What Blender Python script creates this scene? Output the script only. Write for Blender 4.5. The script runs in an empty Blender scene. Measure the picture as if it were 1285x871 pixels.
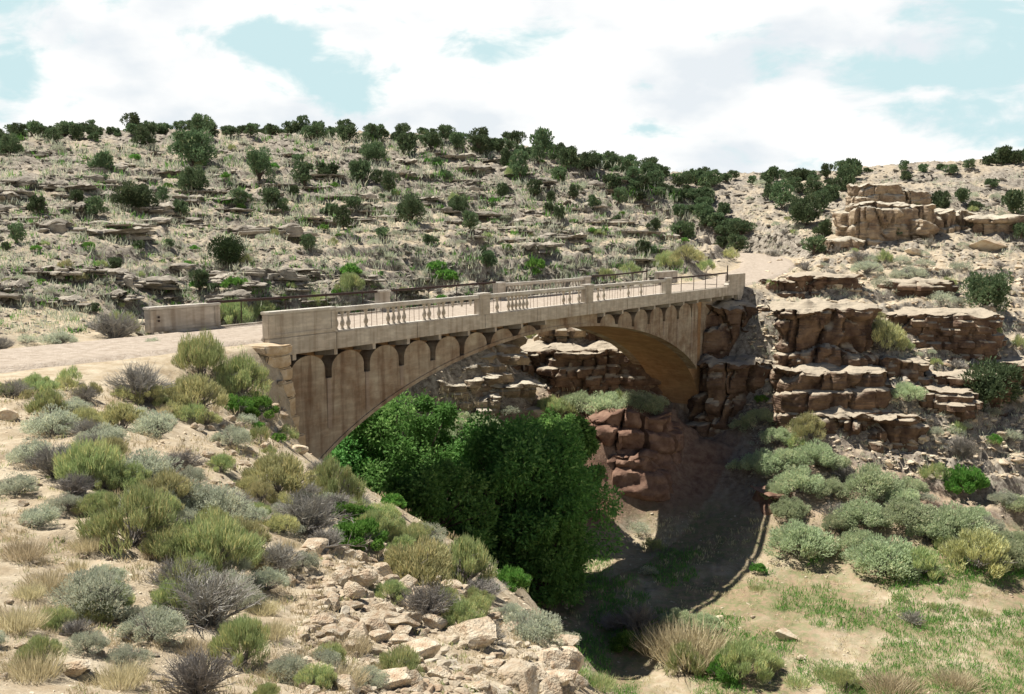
import bpy, bmesh, math, random
import numpy as np
from mathutils import Vector
C = bpy.context.scene
R = math.radians
rng = np.random.default_rng(7)
random.seed(7)

# ------------------------------------------------------------------ camera, world, sun, exposure
EYE = 4.4
PITCH = R(6.37)
cd = bpy.data.cameras.new('camera'); cam = bpy.data.objects.new('camera', cd); C.collection.objects.link(cam)
cam.location = (0, 0, EYE); cam.rotation_euler = (R(90) - PITCH, 0, 0)
cd.sensor_width = 36; cd.lens = 35.02; cd.clip_start = 0.1; cd.clip_end = 9000
C.camera = cam
SUN_E = R(63); SUN_AZ = math.atan2(-0.88, 0.475)          # compass angle of the sun from +Y towards +X
W = bpy.data.worlds.new('World'); C.world = W; W.use_nodes = True
nt = W.node_tree; nt.nodes.clear()
def N(t, **k):
    n = nt.nodes.new(t)
    for a, b in k.items(): setattr(n, a, b)
    return n
def L(a, b): nt.links.new(a, b)
sky = N('ShaderNodeTexSky', sky_type='NISHITA'); sky.sun_disc = False
sky.sun_elevation = SUN_E; sky.sun_rotation = SUN_AZ; sky.air_density = 0.75; sky.dust_density = 0.25; sky.ozone_density = 1.4
bg1 = N('ShaderNodeBackground'); bg1.inputs['Strength'].default_value = 0.05; L(sky.outputs[0], bg1.inputs['Color'])
bg2 = N('ShaderNodeBackground'); bg2.inputs['Strength'].default_value = 0.74
bg3 = N('ShaderNodeBackground'); bg3.inputs['Strength'].default_value = 0.62; bg3.inputs['Color'].default_value = (0.72, 0.96, 1.0, 1)
tc = N('ShaderNodeTexCoord'); sep = N('ShaderNodeSeparateXYZ'); L(tc.outputs['Generated'], sep.inputs[0])
mp = N('ShaderNodeMapping'); mp.inputs['Scale'].default_value = (4.0, 4.0, 8.5); mp.inputs['Location'].default_value = (0.3, 0.1, 0.2); L(tc.outputs['Generated'], mp.inputs[0])
ns = N('ShaderNodeTexNoise'); ns.inputs['Scale'].default_value = 2.7; ns.inputs['Detail'].default_value = 9; ns.inputs['Roughness'].default_value = 0.58; ns.inputs['Distortion'].default_value = 0.35; L(mp.outputs[0], ns.inputs['Vector'])
def math_(op, a, b=None, c=None, clamp=False):
    n = N('ShaderNodeMath', operation=op); n.use_clamp = clamp
    for i, v in enumerate((a, b, c)):
        if v is None: continue
        if isinstance(v, (int, float)): n.inputs[i].default_value = v
        else: L(v, n.inputs[i])
    return n.outputs[0]
# gaps of clear sky between the clouds, each a soft patch round a direction of the sky
def sky_dir(px, py):
    a = (px - 642.5) / 1250; b = (435.5 - py) / 1250
    v = Vector((a, math.cos(PITCH) + b * math.sin(PITCH), -math.sin(PITCH) + b * math.cos(PITCH))); v.normalize(); return v
gap = None
for px, py, sx, sz in ((345, 62, .075, .022), (425, 95, .060, .034), (655, 52, .075, .017), (1250, 62, .095, .088), (1130, 95, .055, .02), (1200, 135, .1, .022),
                       (15, 60, .035, .065), (-60, 40, .08, .09), (1420, 30, .15, .10), (560, -80, .2, .03), (820, 165, .03, .010)):
    c = sky_dir(px, py)
    m = N('ShaderNodeVectorMath', operation='SUBTRACT'); L(tc.outputs['Generated'], m.inputs[0]); m.inputs[1].default_value = c
    s = N('ShaderNodeVectorMath', operation='MULTIPLY'); L(m.outputs[0], s.inputs[0]); s.inputs[1].default_value = (.86 / sx, .86 / sx, .82 / sz)
    ln = N('ShaderNodeVectorMath', operation='LENGTH'); L(s.outputs[0], ln.inputs[0])
    g = math_('SUBTRACT', 1.25, ln.outputs['Value'], clamp=True)
    gap = g if gap is None else math_('MAXIMUM', gap, g)
nz = math_('SUBTRACT', ns.outputs['Fac'], 0.5)
gz = math_('MULTIPLY_ADD', nz, 3.6, gap)
gm = N('ShaderNodeMapRange', interpolation_type='SMOOTHSTEP'); gm.inputs[1].default_value = 0.30; gm.inputs[2].default_value = 1.0; L(gz, gm.inputs[0])
ns2 = N('ShaderNodeTexNoise'); ns2.inputs['Scale'].default_value = 1.5; ns2.inputs['Detail'].default_value = 7; L(mp.outputs[0], ns2.inputs['Vector'])
cr = N('ShaderNodeValToRGB'); cr.color_ramp.elements[0].position = 0.38; cr.color_ramp.elements[0].color = (0.80, 0.85, 0.89, 1)
cr.color_ramp.elements[1].position = 0.56; cr.color_ramp.elements[1].color = (1.1, 1.08, 1.05, 1); L(ns2.outputs['Fac'], cr.inputs[0]); L(cr.outputs[0], bg2.inputs['Color'])
mx1 = N('ShaderNodeMixShader'); L(gm.outputs[0], mx1.inputs[0]); L(bg2.outputs[0], mx1.inputs[1]); L(bg3.outputs[0], mx1.inputs[2])
hi = N('ShaderNodeMapRange', interpolation_type='SMOOTHSTEP'); hi.inputs[1].default_value = 0.235; hi.inputs[2].default_value = 0.31; L(sep.outputs[2], hi.inputs[0])
mx2 = N('ShaderNodeMixShader'); L(hi.outputs[0], mx2.inputs[0]); L(mx1.outputs[0], mx2.inputs[1]); L(bg1.outputs[0], mx2.inputs[2])
wo = N('ShaderNodeOutputWorld'); L(mx2.outputs[0], wo.inputs[0])
sd = bpy.data.lights.new('sun', 'SUN'); sd.energy = 5.0; sd.angle = R(0.5); sd.color = (1.0, 0.955, 0.88)
so = bpy.data.objects.new('sun', sd); C.collection.objects.link(so)
sv = Vector((math.sin(SUN_AZ) * math.cos(SUN_E), math.cos(SUN_AZ) * math.cos(SUN_E), math.sin(SUN_E)))
so.rotation_euler = sv.to_track_quat('Z', 'Y').to_euler(); so.location = (0, 0, 60)
C.view_settings.view_transform = 'Standard'; C.view_settings.look = 'None'; C.view_settings.exposure = 0.48; C.view_settings.gamma = 1.0
C.cycles.max_bounces = 5; C.cycles.diffuse_bounces = 1; C.cycles.glossy_bounces = 1; C.cycles.transmission_bounces = 2; C.cycles.transparent_max_bounces = 4

# ------------------------------------------------------------------ frame of the bridge, noise, helpers
N0 = np.array([-10.293, 42.003]); D2 = np.array([0.5501, 0.8351]); M2 = np.array([-0.8351, 0.5501])   # along / across the bridge
def uv2xy(u, v): return N0[0] + u * D2[0] + v * M2[0], N0[1] + u * D2[1] + v * M2[1]
def xy2uv(x, y):
    a = x - N0[0]; b = y - N0[1]
    return a * D2[0] + b * D2[1], a * M2[0] + b * M2[1]
def pix(px, py, Y):                         # a survey point of the photograph at forward distance Y
    a = (px - 642.5) / 1250; b = (435.5 - py) / 1250
    dy = math.cos(PITCH) + b * math.sin(PITCH); dz = -math.sin(PITCH) + b * math.cos(PITCH)
    t = Y / dy
    return (a * t, Y, EYE + dz * t)
def hsh(i, j, k, s):
    n = (i * 374761393 + j * 668265263 + k * 2147483647 + s * 1274126177) & 0xffffffff
    n = ((n ^ (n >> 13)) * 1274126177) & 0xffffffff
    n = n ^ (n >> 16)
    return (n & 0xffffff) / float(0xffffff)
def vnoise(x, y, z=0.0, s=0):
    x, y, z = np.broadcast_arrays(np.asarray(x, float), np.asarray(y, float), np.asarray(z, float))
    xi = np.floor(x).astype(np.int64); yi = np.floor(y).astype(np.int64); zi = np.floor(z).astype(np.int64)
    fx = x - xi; fy = y - yi; fz = z - zi
    fx = fx * fx * (3 - 2 * fx); fy = fy * fy * (3 - 2 * fy); fz = fz * fz * (3 - 2 * fz)
    flat = not np.any(fz)
    def lay(k):
        a = hsh(xi, yi, k, s); b = hsh(xi + 1, yi, k, s); c = hsh(xi, yi + 1, k, s); d = hsh(xi + 1, yi + 1, k, s)
        return (a * (1 - fx) + b * fx) * (1 - fy) + (c * (1 - fx) + d * fx) * fy
    r = lay(zi)
    if not flat: r = r * (1 - fz) + lay(zi + 1) * fz
    return r * 2 - 1
def fbm(x, y, z=0.0, o=4, s=0):
    r = 0; a = 1; t = 0
    for i in range(o):
        r = r + a * vnoise(np.asarray(x) * 2 ** i, np.asarray(y) * 2 ** i, np.asarray(z) * 2 ** i, s + i * 17); t += a; a *= 0.5
    return r / t
def sstep(a, b, x):
    t = np.clip((x - a) / (b - a), 0, 1); return t * t * (3 - 2 * t)

# ------------------------------------------------------------------ terrain heights
P = []
for q in [  # px, py, forward distance
    (-150,871,6.5),(0,871,7.5),(0,700,12),(0,600,17),(0,520,24),(0,478,31.2),(-200,560,20),(-250,480,31),
    (200,871,8.5),(200,760,11.5),(200,650,16),(200,560,22),(200,480,33),(200,456,38),
    (350,871,9.2),(350,760,13),(350,650,19),(350,600,25),(345,560,32),(372,578,41),(300,462,39),(325,500,38.5),(340,535,37),
    (500,871,10.2),(500,780,14),(500,710,20),(515,668,29),(430,700,18),(440,640,29),(405,603,42),
    (650,871,11.5),(650,800,16),(635,752,21),(575,712,25),(715,871,12.6),(715,826,15.6),
    (-300,440,36),(0,440,37.5),(0,405,41),(0,310,60),(0,295,66),(0,230,88),(0,176,118),(-300,176,118),(-300,230,86),(-300,310,58),
    (150,405,49),(150,345,60),(150,305,72),(150,293,79),(150,230,98),(150,174,125),
    (300,401,52),(300,350,65),(300,303,80),(300,290,88),(300,235,105),(300,172,132),
    (450,368,66),(450,340,76),(450,303,90),(450,290,98),(450,235,115),(450,174,140),
    (600,350,82),(600,320,92),(600,300,102),(600,288,110),(600,235,126),(600,180,148),
    (720,345,93),(720,315,102),(720,285,115),(720,240,130),(720,200,150),
    (820,330,100),(820,305,112),(820,265,132),(830,232,158),
    (870,320,110),(870,290,125),(880,250,152),(880,226,185),(960,320,116),(960,285,128),(955,248,150),(960,222,195),
    (1040,325,112),(1040,290,124),(1040,255,145),(1030,220,190),(1060,322,110),(1160,326,105),
    (1130,235,135),(1130,206,175),(1230,320,108),(1240,285,122),(1240,235,145),(1230,202,180),(1285,310,112),(1285,250,140),(1285,200,185),(1450,310,112),(1450,250,140),(1450,195,185),
    (960,350,97),(1000,365,92),(1060,372,90),(1140,375,92),(1220,378,94),(1285,375,96),(1450,370,98),
    (1130,400,87),(1130,450,83),(1150,500,80),(1200,430,87),(1200,500,81),(1200,560,76),(1285,440,87),(1285,520,80),(1285,600,74),(1450,440,87),(1450,600,72),
    (1050,560,77),(1000,560,77),(1110,575,76),(960,540,80),(1050,620,72),(1100,660,68),(1180,640,70),(1000,650,70),(965,690,67),(960,620,73),
    (1285,680,66),(1285,740,61),(1450,700,63),(1450,800,55),(1100,720,64),(1200,740,60),(1050,760,58),(1100,800,54),(1200,800,54.5),(1285,871,46.5),(1100,871,47),(1000,871,47.5),(950,800,54),(880,800,54),(850,850,49.5),(780,850,50),(800,780,56),(760,830,51.5),
    (1450,871,46),
    (690,500,84),(640,470,83),(600,480,78),(740,492,85),(820,490,86),(700,515,80),(800,520,79),(840,510,82),(750,560,76),(800,600,76),(790,645,73),(820,560,77.5),
    (620,425,92),(700,412,95),(780,408,98),(840,400,101),(560,430,88)]:
    P.append(pix(*q))
for u, v, z in [  # along, across, height
    (-3,3.5,0),(-12,3.5,0),(-30,3.5,0),(-60,3.5,0.2),(-3,-1,-.25),(-12,-1.5,-.15),(-3,9,0),(-12,9,.1),(-30,9,.8),(-60,12,4),(-60,-6,0.6),(-45,-20,1.6),(-40,-31,2.6),(-34,-31,2.7),(-28.5,-31,2.75),(-28.5,-36,2.4),(-50,-50,4),(-80,-30,5),(-90,10,6),
    (0.0,-.9,-4.2),(1.1,-.9,-6.2),(1.3,.3,-6.6),(-1.5,-1.2,-2.3),(-3,-3,-2.4),(-.8,-2.4,-4.4),(1.5,-2.5,-6.0),(2.5,2,-7),(-.9,.6,-.6),(.6,.8,-3.5),(2,6,-3.5),(0,8,-.6),(6,8,-6),(6,14,-2),(12,22,-.3),(20,27,0.3),(0,16,.3),
    (8,2,-11),(10,-4,-12),(4,-10,-10),(-2,-16,-9),(-8,-22,-8.5),(-12,-26,-8),(-17,-30,-7.5),(-23,-37,-6),(-30,-48,-4),
    (15,4,-16.4),(14,-6,-17),(10,-12,-17.3),(5,-18,-17.3),(0,-26,-17.3),(-5,-34,-17.3),(-10,-42,-17.3),(-20,-60,-17),
    (22,6,-17.4),(22,-4,-17.5),(28,-2,-17.5),(30,4,-17.3),(18,10,-16.3),(26,12,-15.5),(14,14,-13),(14,-18,-17.6),(8,-32,-17.5),(20,-50,-17.3),(36,0,-17.2),(38,-3,-17),
    (-19,-25.3,-1.7),(-22.5,-29.5,-.6),(-28,-37,.4),(-36,-47,1.5),
    (43,-3,-15.5),(48,-4,-12.0),(50,2,-11.2),(48,-1,-11.8),(52,-2,-8.5),(54.5,-2.5,-3),(57,-3,-1.4),(56,3.5,-.9),(58,3.5,-.3),(55,8,-1.3),(53,4,-4),(50,8,-6.5),
    (70,4,.6),(80,6,1.2),(92,12,1.9),(100,24,2.4),(64,-3,0),(64,10,0.2),(75,-4,1.0)]:
    x, y = uv2xy(u, v); P.append((x, y, z))
for a in np.arange(0, 360, 20):            # country all round, far off
    x = 320 * math.sin(R(a)); y = 320 * math.cos(R(a)); P.append((x, y, 15.0))
for x, y, z in [(-120,150,19),(-60,175,20),(0,185,20),(-20,220,18),(40,240,19),(120,230,21),(-90,110,15),(-60,-60,6),(60,-60,-12),(0,-80,0),(90,40,-8),(100,80,-2),(120,10,2)]:
    P.append((x, y, z))
P = np.array(P)
def rb(x, y):
    d = np.sqrt((x[:, None] - P[None, :, 0]) ** 2 + (y[:, None] - P[None, :, 1]) ** 2 + 0.6)
    return d
A = rb(P[:, 0], P[:, 1]); n = len(P)
zm = P[:, 2].mean()
wts = np.linalg.solve(A + np.eye(n) * 0.05 * -1, P[:, 2] - zm)
def base_h(x, y):
    out = np.empty(len(x))
    for i in range(0, len(x), 40000):
        out[i:i + 40000] = rb(x[i:i + 40000], y[i:i + 40000]) @ wts + zm
    r = np.hypot(x, y)
    f = sstep(240, 330, r)
    return out * (1 - f) + 15 * f
RC = np.array([(-200,3.3,1.2),(-90,3.3,.3),(-60,3.3,0),(-30,3.3,0),(0,3.3,0),(28,3.3,0),(56.5,3.3,0),(62,3.4,.12),(70,4,.6),(80,6,1.2),(92,12,1.9),(100,24,2.4),(103,45,3.2)])
def catm(pts, k=10):
    out = []
    for i in range(len(pts) - 1):
        p0 = pts[max(i - 1, 0)]; p1 = pts[i]; p2 = pts[i + 1]; p3 = pts[min(i + 2, len(pts) - 1)]
        m1 = (p2 - p0) / max(np.hypot(*(p2 - p0)[:2]), 1e-6) * np.hypot(*(p2 - p1)[:2]); m2 = (p3 - p1) / max(np.hypot(*(p3 - p1)[:2]), 1e-6) * np.hypot(*(p2 - p1)[:2])
        for t in np.linspace(0, 1, k, endpoint=False):
            out.append((2*t**3-3*t*t+1)*p1+(t**3-2*t*t+t)*m1+(-2*t**3+3*t*t)*p2+(t**3-t*t)*m2)
    out.append(pts[-1]); return np.array(out)
RL = catm(RC, 8)
def road_info(u, v):
    best = np.full(len(u), 1e9); zz = np.zeros(len(u))
    for a, b in zip(RL[:-1], RL[1:]):
        d = (b - a)[:2]; l2 = d @ d
        if l2 < 1e-9: continue
        t = np.clip(((u - a[0]) * d[0] + (v - a[1]) * d[1]) / l2, 0, 1)
        ds = np.hypot(u - a[0] - t * d[0], v - a[1] - t * d[1])
        k = ds < best; best[k] = ds[k]; zz[k] = (a[2] + t * (b[2] - a[2]))[k]
    return best, zz
def H(x, y, detail=True):
    x = np.atleast_1d(np.asarray(x, float)); y = np.atleast_1d(np.asarray(y, float))
    z = base_h(x, y); u, v = xy2uv(x, y)
    r = np.hypot(x, y)
    hill = sstep(0.3, 2.0, z) * sstep(38, 50, y)
    right = sstep(42, 50, u) * sstep(-17, -14.5, z) * (1 - sstep(150, 200, r)) * (y > 0)
    rock = np.maximum(hill * 0.75, right)
    ds, rz = road_info(u, v)
    onbr = (u > -0.2) & (u < 56.2)
    rm = np.where(onbr, 0, 1 - sstep(3.2, 6.0, ds))
    # strata: ledges of nearly level rock, broken along their length
    warp = z + 0.9 * fbm(x / 17, y / 17, 0, 3, 5) + 0.28 * fbm(x / 3.1, y / 3.1, 0, 3, 9)
    hgt = 1.25
    k = warp / hgt; fr = k - np.floor(k)
    st = (np.floor(k) + sstep(0.62, 0.92, fr)) * hgt - warp
    brk = sstep(-0.35, 0.25, fbm(x / 11, y / 11, 0, 3, 31))
    z = z + st * rock * (.25 + .75 * brk) * (1 - rm) * np.where(right > hill, 1.15, 0.95)
    amp = 0.05 + 0.16 * sstep(5, 14, r) + 0.12 * sstep(14, 40, r) * (1 - sstep(-16.3, -17, z) * 0.7) + 0.35 * rock
    det = fbm(x / 2.3, y / 2.3, 0, 4, 3) * amp + fbm(x / 9, y / 9, 0, 3, 12) * (0.2 + 0.5 * rock)
    rg = np.abs(fbm(x / 0.9, y / 0.9, 0, 3, 44))
    det = det + (rg - .25) * (0.05 + .12 * sstep(6, 18, r) + 0.30 * rock)
    z = z + det * (1 - rm) * sstep(0, 6, r)
    z = z * (1 - rm) + (rz - 0.12 + 0.02 * fbm(x, y, 0, 2, 4)) * rm
    return z
def H1(x, y): return float(H(np.array([x]), np.array([y]))[0])
# ------------------------------------------------------------------ materials
def mat(name, col, col2=None, scale=3.0, rough=0.85, bump=0.3, bscale=None, col3=None, detail=6, var=0.0, spec=0.2):
    m = bpy.data.materials.new(name); m.use_nodes = True; t = m.node_tree; b = t.nodes['Principled BSDF']
    b.inputs['Roughness'].default_value = rough; b.inputs['Specular IOR Level'].default_value = spec
    tcn = t.nodes.new('ShaderNodeTexCoord')
    nz = t.nodes.new('ShaderNodeTexNoise'); nz.inputs['Scale'].default_value = scale; nz.inputs['Detail'].default_value = detail; nz.inputs['Roughness'].default_value = .62
    t.links.new(tcn.outputs['Object'], nz.inputs['Vector'])
    rp = t.nodes.new('ShaderNodeValToRGB'); e = rp.color_ramp.elements
    e[0].position = 0.33; e[0].color = (*(col2 or col), 1); e[1].position = 0.66; e[1].color = (*col, 1)
    if col3: k = e.new(0.5); k.color = (*col3, 1)
    t.links.new(nz.outputs['Fac'], rp.inputs[0]); out = rp.outputs[0]
    if var:
        oi = t.nodes.new('ShaderNodeObjectInfo'); hs = t.nodes.new('ShaderNodeHueSaturation')
        mr = t.nodes.new('ShaderNodeMapRange'); mr.inputs[3].default_value = 1 - var; mr.inputs[4].default_value = 1 + var
        t.links.new(oi.outputs['Random'], mr.inputs[0]); t.links.new(mr.outputs[0], hs.inputs['Value']); t.links.new(out, hs.inputs['Color']); out = hs.outputs[0]
    t.links.new(out, b.inputs['Base Color'])
    if bump:
        n2 = t.nodes.new('ShaderNodeTexNoise'); n2.inputs['Scale'].default_value = bscale or scale * 4; n2.inputs['Detail'].default_value = 8
        t.links.new(tcn.outputs['Object'], n2.inputs['Vector'])
        bp = t.nodes.new('ShaderNodeBump'); bp.inputs['Strength'].default_value = bump; bp.inputs['Distance'].default_value = 0.08
        t.links.new(n2.outputs['Fac'], bp.inputs['Height']); t.links.new(bp.outputs[0], b.inputs['Normal'])
    return m
def leafmat(name, col, dry, var=0.18, trans=0.25, dryness=0.35):
    m = bpy.data.materials.new(name); m.use_nodes = True; t = m.node_tree; b = t.nodes['Principled BSDF']
    b.inputs['Roughness'].default_value = 0.7; b.inputs['Specular IOR Level'].default_value = 0.15
    at = t.nodes.new('ShaderNodeAttribute'); at.attribute_name = 'tone'
    oi = t.nodes.new('ShaderNodeObjectInfo')
    mx = t.nodes.new('ShaderNodeMix'); mx.data_type = 'RGBA'; mx.inputs[6].default_value = (*col, 1); mx.inputs[7].default_value = (*dry, 1)
    mr = t.nodes.new('ShaderNodeMapRange'); mr.inputs[1].default_value = 1 - dryness; mr.inputs[2].default_value = 1.0
    t.links.new(at.outputs['Fac'], mr.inputs[0]); t.links.new(mr.outputs[0], mx.inputs[0])
    hs = t.nodes.new('ShaderNodeHueSaturation'); m1 = t.nodes.new('ShaderNodeMath'); m1.operation = 'MULTIPLY_ADD'; m1.inputs[1].default_value = 0.5; m1.inputs[2].default_value = 0.72
    t.links.new(at.outputs['Fac'], m1.inputs[0])
    m2 = t.nodes.new('ShaderNodeMapRange'); m2.inputs[3].default_value = 1 - var; m2.inputs[4].default_value = 1 + var; t.links.new(oi.outputs['Random'], m2.inputs[0])
    m3 = t.nodes.new('ShaderNodeMath'); m3.operation = 'MULTIPLY'; t.links.new(m1.outputs[0], m3.inputs[0]); t.links.new(m2.outputs[0], m3.inputs[1])
    t.links.new(m3.outputs[0], hs.inputs['Value']); t.links.new(mx.outputs[2], hs.inputs['Color'])
    m4 = t.nodes.new('ShaderNodeMapRange'); m4.inputs[3].default_value = 0.485; m4.inputs[4].default_value = 0.515; t.links.new(oi.outputs['Random'], m4.inputs[0]); t.links.new(m4.outputs[0], hs.inputs['Hue'])
    t.links.new(hs.outputs[0], b.inputs['Base Color'])
    if trans:
        tr = t.nodes.new('ShaderNodeBsdfTranslucent'); t.links.new(hs.outputs[0], tr.inputs['Color'])
        ms = t.nodes.new('ShaderNodeMixShader'); ms.inputs[0].default_value = trans
        t.links.new(b.outputs[0], ms.inputs[1]); t.links.new(tr.outputs[0], ms.inputs[2])
        t.links.new(ms.outputs[0], t.nodes['Material Output'].inputs[0])
    return m
M_leaf = {
 'juniper': leafmat('juniper_green', (.14, .205, .10), (.27, .28, .15), trans=.25, var=.38),
 'rabbit': leafmat('rabbitbrush_green', (.46, .56, .25), (.62, .56, .26), dryness=.5),
 'yellow': leafmat('yellow_green_shrub', (.56, .56, .28), (.66, .58, .28), dryness=.5),
 'sage': leafmat('sagebrush_green', (.56, .60, .45), (.62, .58, .40), trans=.4),
 'salt': leafmat('saltbush_green', (.54, .63, .38), (.64, .62, .40), trans=.4),
 'lush': leafmat('lush_green', (.16, .34, .07), (.27, .42, .10), trans=.35),
 'dead': leafmat('grey_dead_twigs', (.34, .32, .285), (.45, .40, .32), trans=0),
 'dry': leafmat('dry_grass', (.66, .57, .36), (.74, .64, .42), trans=.3),
 'elder': leafmat('box_elder_leaves', (.15, .33, .08), (.30, .48, .15), trans=.4, dryness=.5),
}
M_bark = mat('bark', (.16, .12, .09), (.08, .06, .045), 14, bump=.6)
M_twig = mat('grey_wood', (.34, .31, .28), (.18, .16, .14), 20, bump=.4)
M_rock = mat('pale_limestone', (.66, .58, .45), (.44, .31, .20), 1.7, bump=.8, bscale=8, col3=(.60, .50, .36), var=.2)
M_grey = mat('grey_limestone', (.45, .41, .33), (.20, .17, .135), 1.5, bump=.8, bscale=6, col3=(.34, .30, .24), var=.28)
M_rust = mat('rusty_iron', (.075, .045, .035), (.035, .025, .022), 9, rough=.7, bump=.2)
M_rebar = mat('rust_brown_rod', (.20, .11, .07), (.10, .06, .045), 30, bump=0)

def cliff_material(name, top, face, dark):
    m = bpy.data.materials.new(name); m.use_nodes = True; t = m.node_tree; b = t.nodes['Principled BSDF']; b.inputs['Roughness'].default_value = .9; b.inputs['Specular IOR Level'].default_value = .15
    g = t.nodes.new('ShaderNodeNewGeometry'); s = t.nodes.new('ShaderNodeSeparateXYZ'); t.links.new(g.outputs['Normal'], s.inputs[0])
    mp = t.nodes.new('ShaderNodeMapping'); mp.inputs['Scale'].default_value = (.5, .5, .5); t.links.new(g.outputs['Position'], mp.inputs[0])
    n1 = t.nodes.new('ShaderNodeTexNoise'); n1.inputs['Scale'].default_value = 1.4; n1.inputs['Detail'].default_value = 9; n1.inputs['Roughness'].default_value = .65; t.links.new(mp.outputs[0], n1.inputs[0])
    mp2 = t.nodes.new('ShaderNodeMapping'); mp2.inputs['Scale'].default_value = (.25, .25, 3.2); t.links.new(g.outputs['Position'], mp2.inputs[0])
    n2 = t.nodes.new('ShaderNodeTexNoise'); n2.inputs['Scale'].default_value = 1.2; n2.inputs['Detail'].default_value = 6; t.links.new(mp2.outputs[0], n2.inputs[0])
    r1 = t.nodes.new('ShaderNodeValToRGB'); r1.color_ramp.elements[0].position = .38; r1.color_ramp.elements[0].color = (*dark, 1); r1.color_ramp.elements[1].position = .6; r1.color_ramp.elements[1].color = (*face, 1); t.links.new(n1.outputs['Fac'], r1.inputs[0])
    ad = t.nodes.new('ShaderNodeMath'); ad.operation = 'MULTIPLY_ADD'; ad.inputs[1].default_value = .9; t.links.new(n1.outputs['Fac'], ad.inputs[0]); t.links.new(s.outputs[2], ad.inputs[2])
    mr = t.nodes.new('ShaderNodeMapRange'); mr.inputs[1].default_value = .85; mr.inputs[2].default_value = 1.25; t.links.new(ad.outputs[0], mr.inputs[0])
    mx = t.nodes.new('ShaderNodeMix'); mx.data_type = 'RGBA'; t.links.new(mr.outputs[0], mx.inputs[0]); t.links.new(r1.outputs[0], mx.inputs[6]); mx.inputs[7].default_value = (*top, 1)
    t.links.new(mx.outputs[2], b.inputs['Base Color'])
    h = t.nodes.new('ShaderNodeMath'); h.operation = 'ADD'; t.links.new(n1.outputs['Fac'], h.inputs[0]); t.links.new(n2.outputs['Fac'], h.inputs[1])
    bp = t.nodes.new('ShaderNodeBump'); bp.inputs['Strength'].default_value = .8; bp.inputs['Distance'].default_value = .5; t.links.new(h.outputs[0], bp.inputs['Height']); t.links.new(bp.outputs[0], b.inputs['Normal'])
    return m
M_cliff = cliff_material('red_brown_cliff', (.47, .40, .30), (.24, .16, .105), (.10, .062, .045))  # side tones darkened in the colour to deepen shade on the rock faces
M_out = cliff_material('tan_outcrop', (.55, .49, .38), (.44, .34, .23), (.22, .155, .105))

def terrain_material():
    m = bpy.data.materials.new('desert_ground'); m.use_nodes = True; t = m.node_tree; b = t.nodes['Principled BSDF']; b.inputs['Roughness'].default_value = .95; b.inputs['Specular IOR Level'].default_value = .1
    g = t.nodes.new('ShaderNodeNewGeometry')
    def nz(sc, det=8, ro=.6):
        n = t.nodes.new('ShaderNodeTexNoise'); n.inputs['Scale'].default_value = sc; n.inputs['Detail'].default_value = det; n.inputs['Roughness'].default_value = ro; t.links.new(g.outputs['Position'], n.inputs['Vector']); return n.outputs['Fac']
    def ramp(f, a, ca, b_, cb):
        r = t.nodes.new('ShaderNodeValToRGB'); r.color_ramp.elements[0].position = a; r.color_ramp.elements[0].color = (*ca, 1); r.color_ramp.elements[1].position = b_; r.color_ramp.elements[1].color = (*cb, 1); t.links.new(f, r.inputs[0]); return r.outputs[0]
    def mix(f, a, c):
        x = t.nodes.new('ShaderNodeMix'); x.data_type = 'RGBA'
        t.links.new(f, x.inputs[0]); t.links.new(a, x.inputs[6]); t.links.new(c, x.inputs[7]); return x.outputs[2]
    at = t.nodes.new('ShaderNodeAttribute'); at.attribute_name = 'zone'; s = t.nodes.new('ShaderNodeSeparateColor'); t.links.new(at.outputs['Color'], s.inputs[0])
    sand = ramp(nz(1.6, 12, .72), .36, (.40, .31, .20), .62, (.60, .51, .37))
    rock = ramp(nz(2.1, 12, .75), .40, (.15, .125, .10), .60, (.46, .41, .33))
    red = ramp(nz(1.6, 12, .7), .36, (.17, .085, .055), .64, (.32, .20, .13))
    grs = ramp(nz(1.7, 12, .8), .43, (.36, .26, .17), .57, (.20, .22, .10))
    c = mix(s.outputs[0], sand, rock); c = mix(s.outputs[1], c, red); c = mix(s.outputs[2], c, grs)
    t.links.new(c, b.inputs['Base Color'])
    bp = t.nodes.new('ShaderNodeBump'); bp.inputs['Strength'].default_value = .7; bp.inputs['Distance'].default_value = .12; t.links.new(nz(6, 10, .7), bp.inputs['Height']); t.links.new(bp.outputs[0], b.inputs['Normal'])
    return m
M_ground = terrain_material()
M_road = mat('gravel_road', (.54, .46, .37), (.36, .29, .22), 2.6, bump=.9, bscale=14, rough=.95, detail=12)

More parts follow.
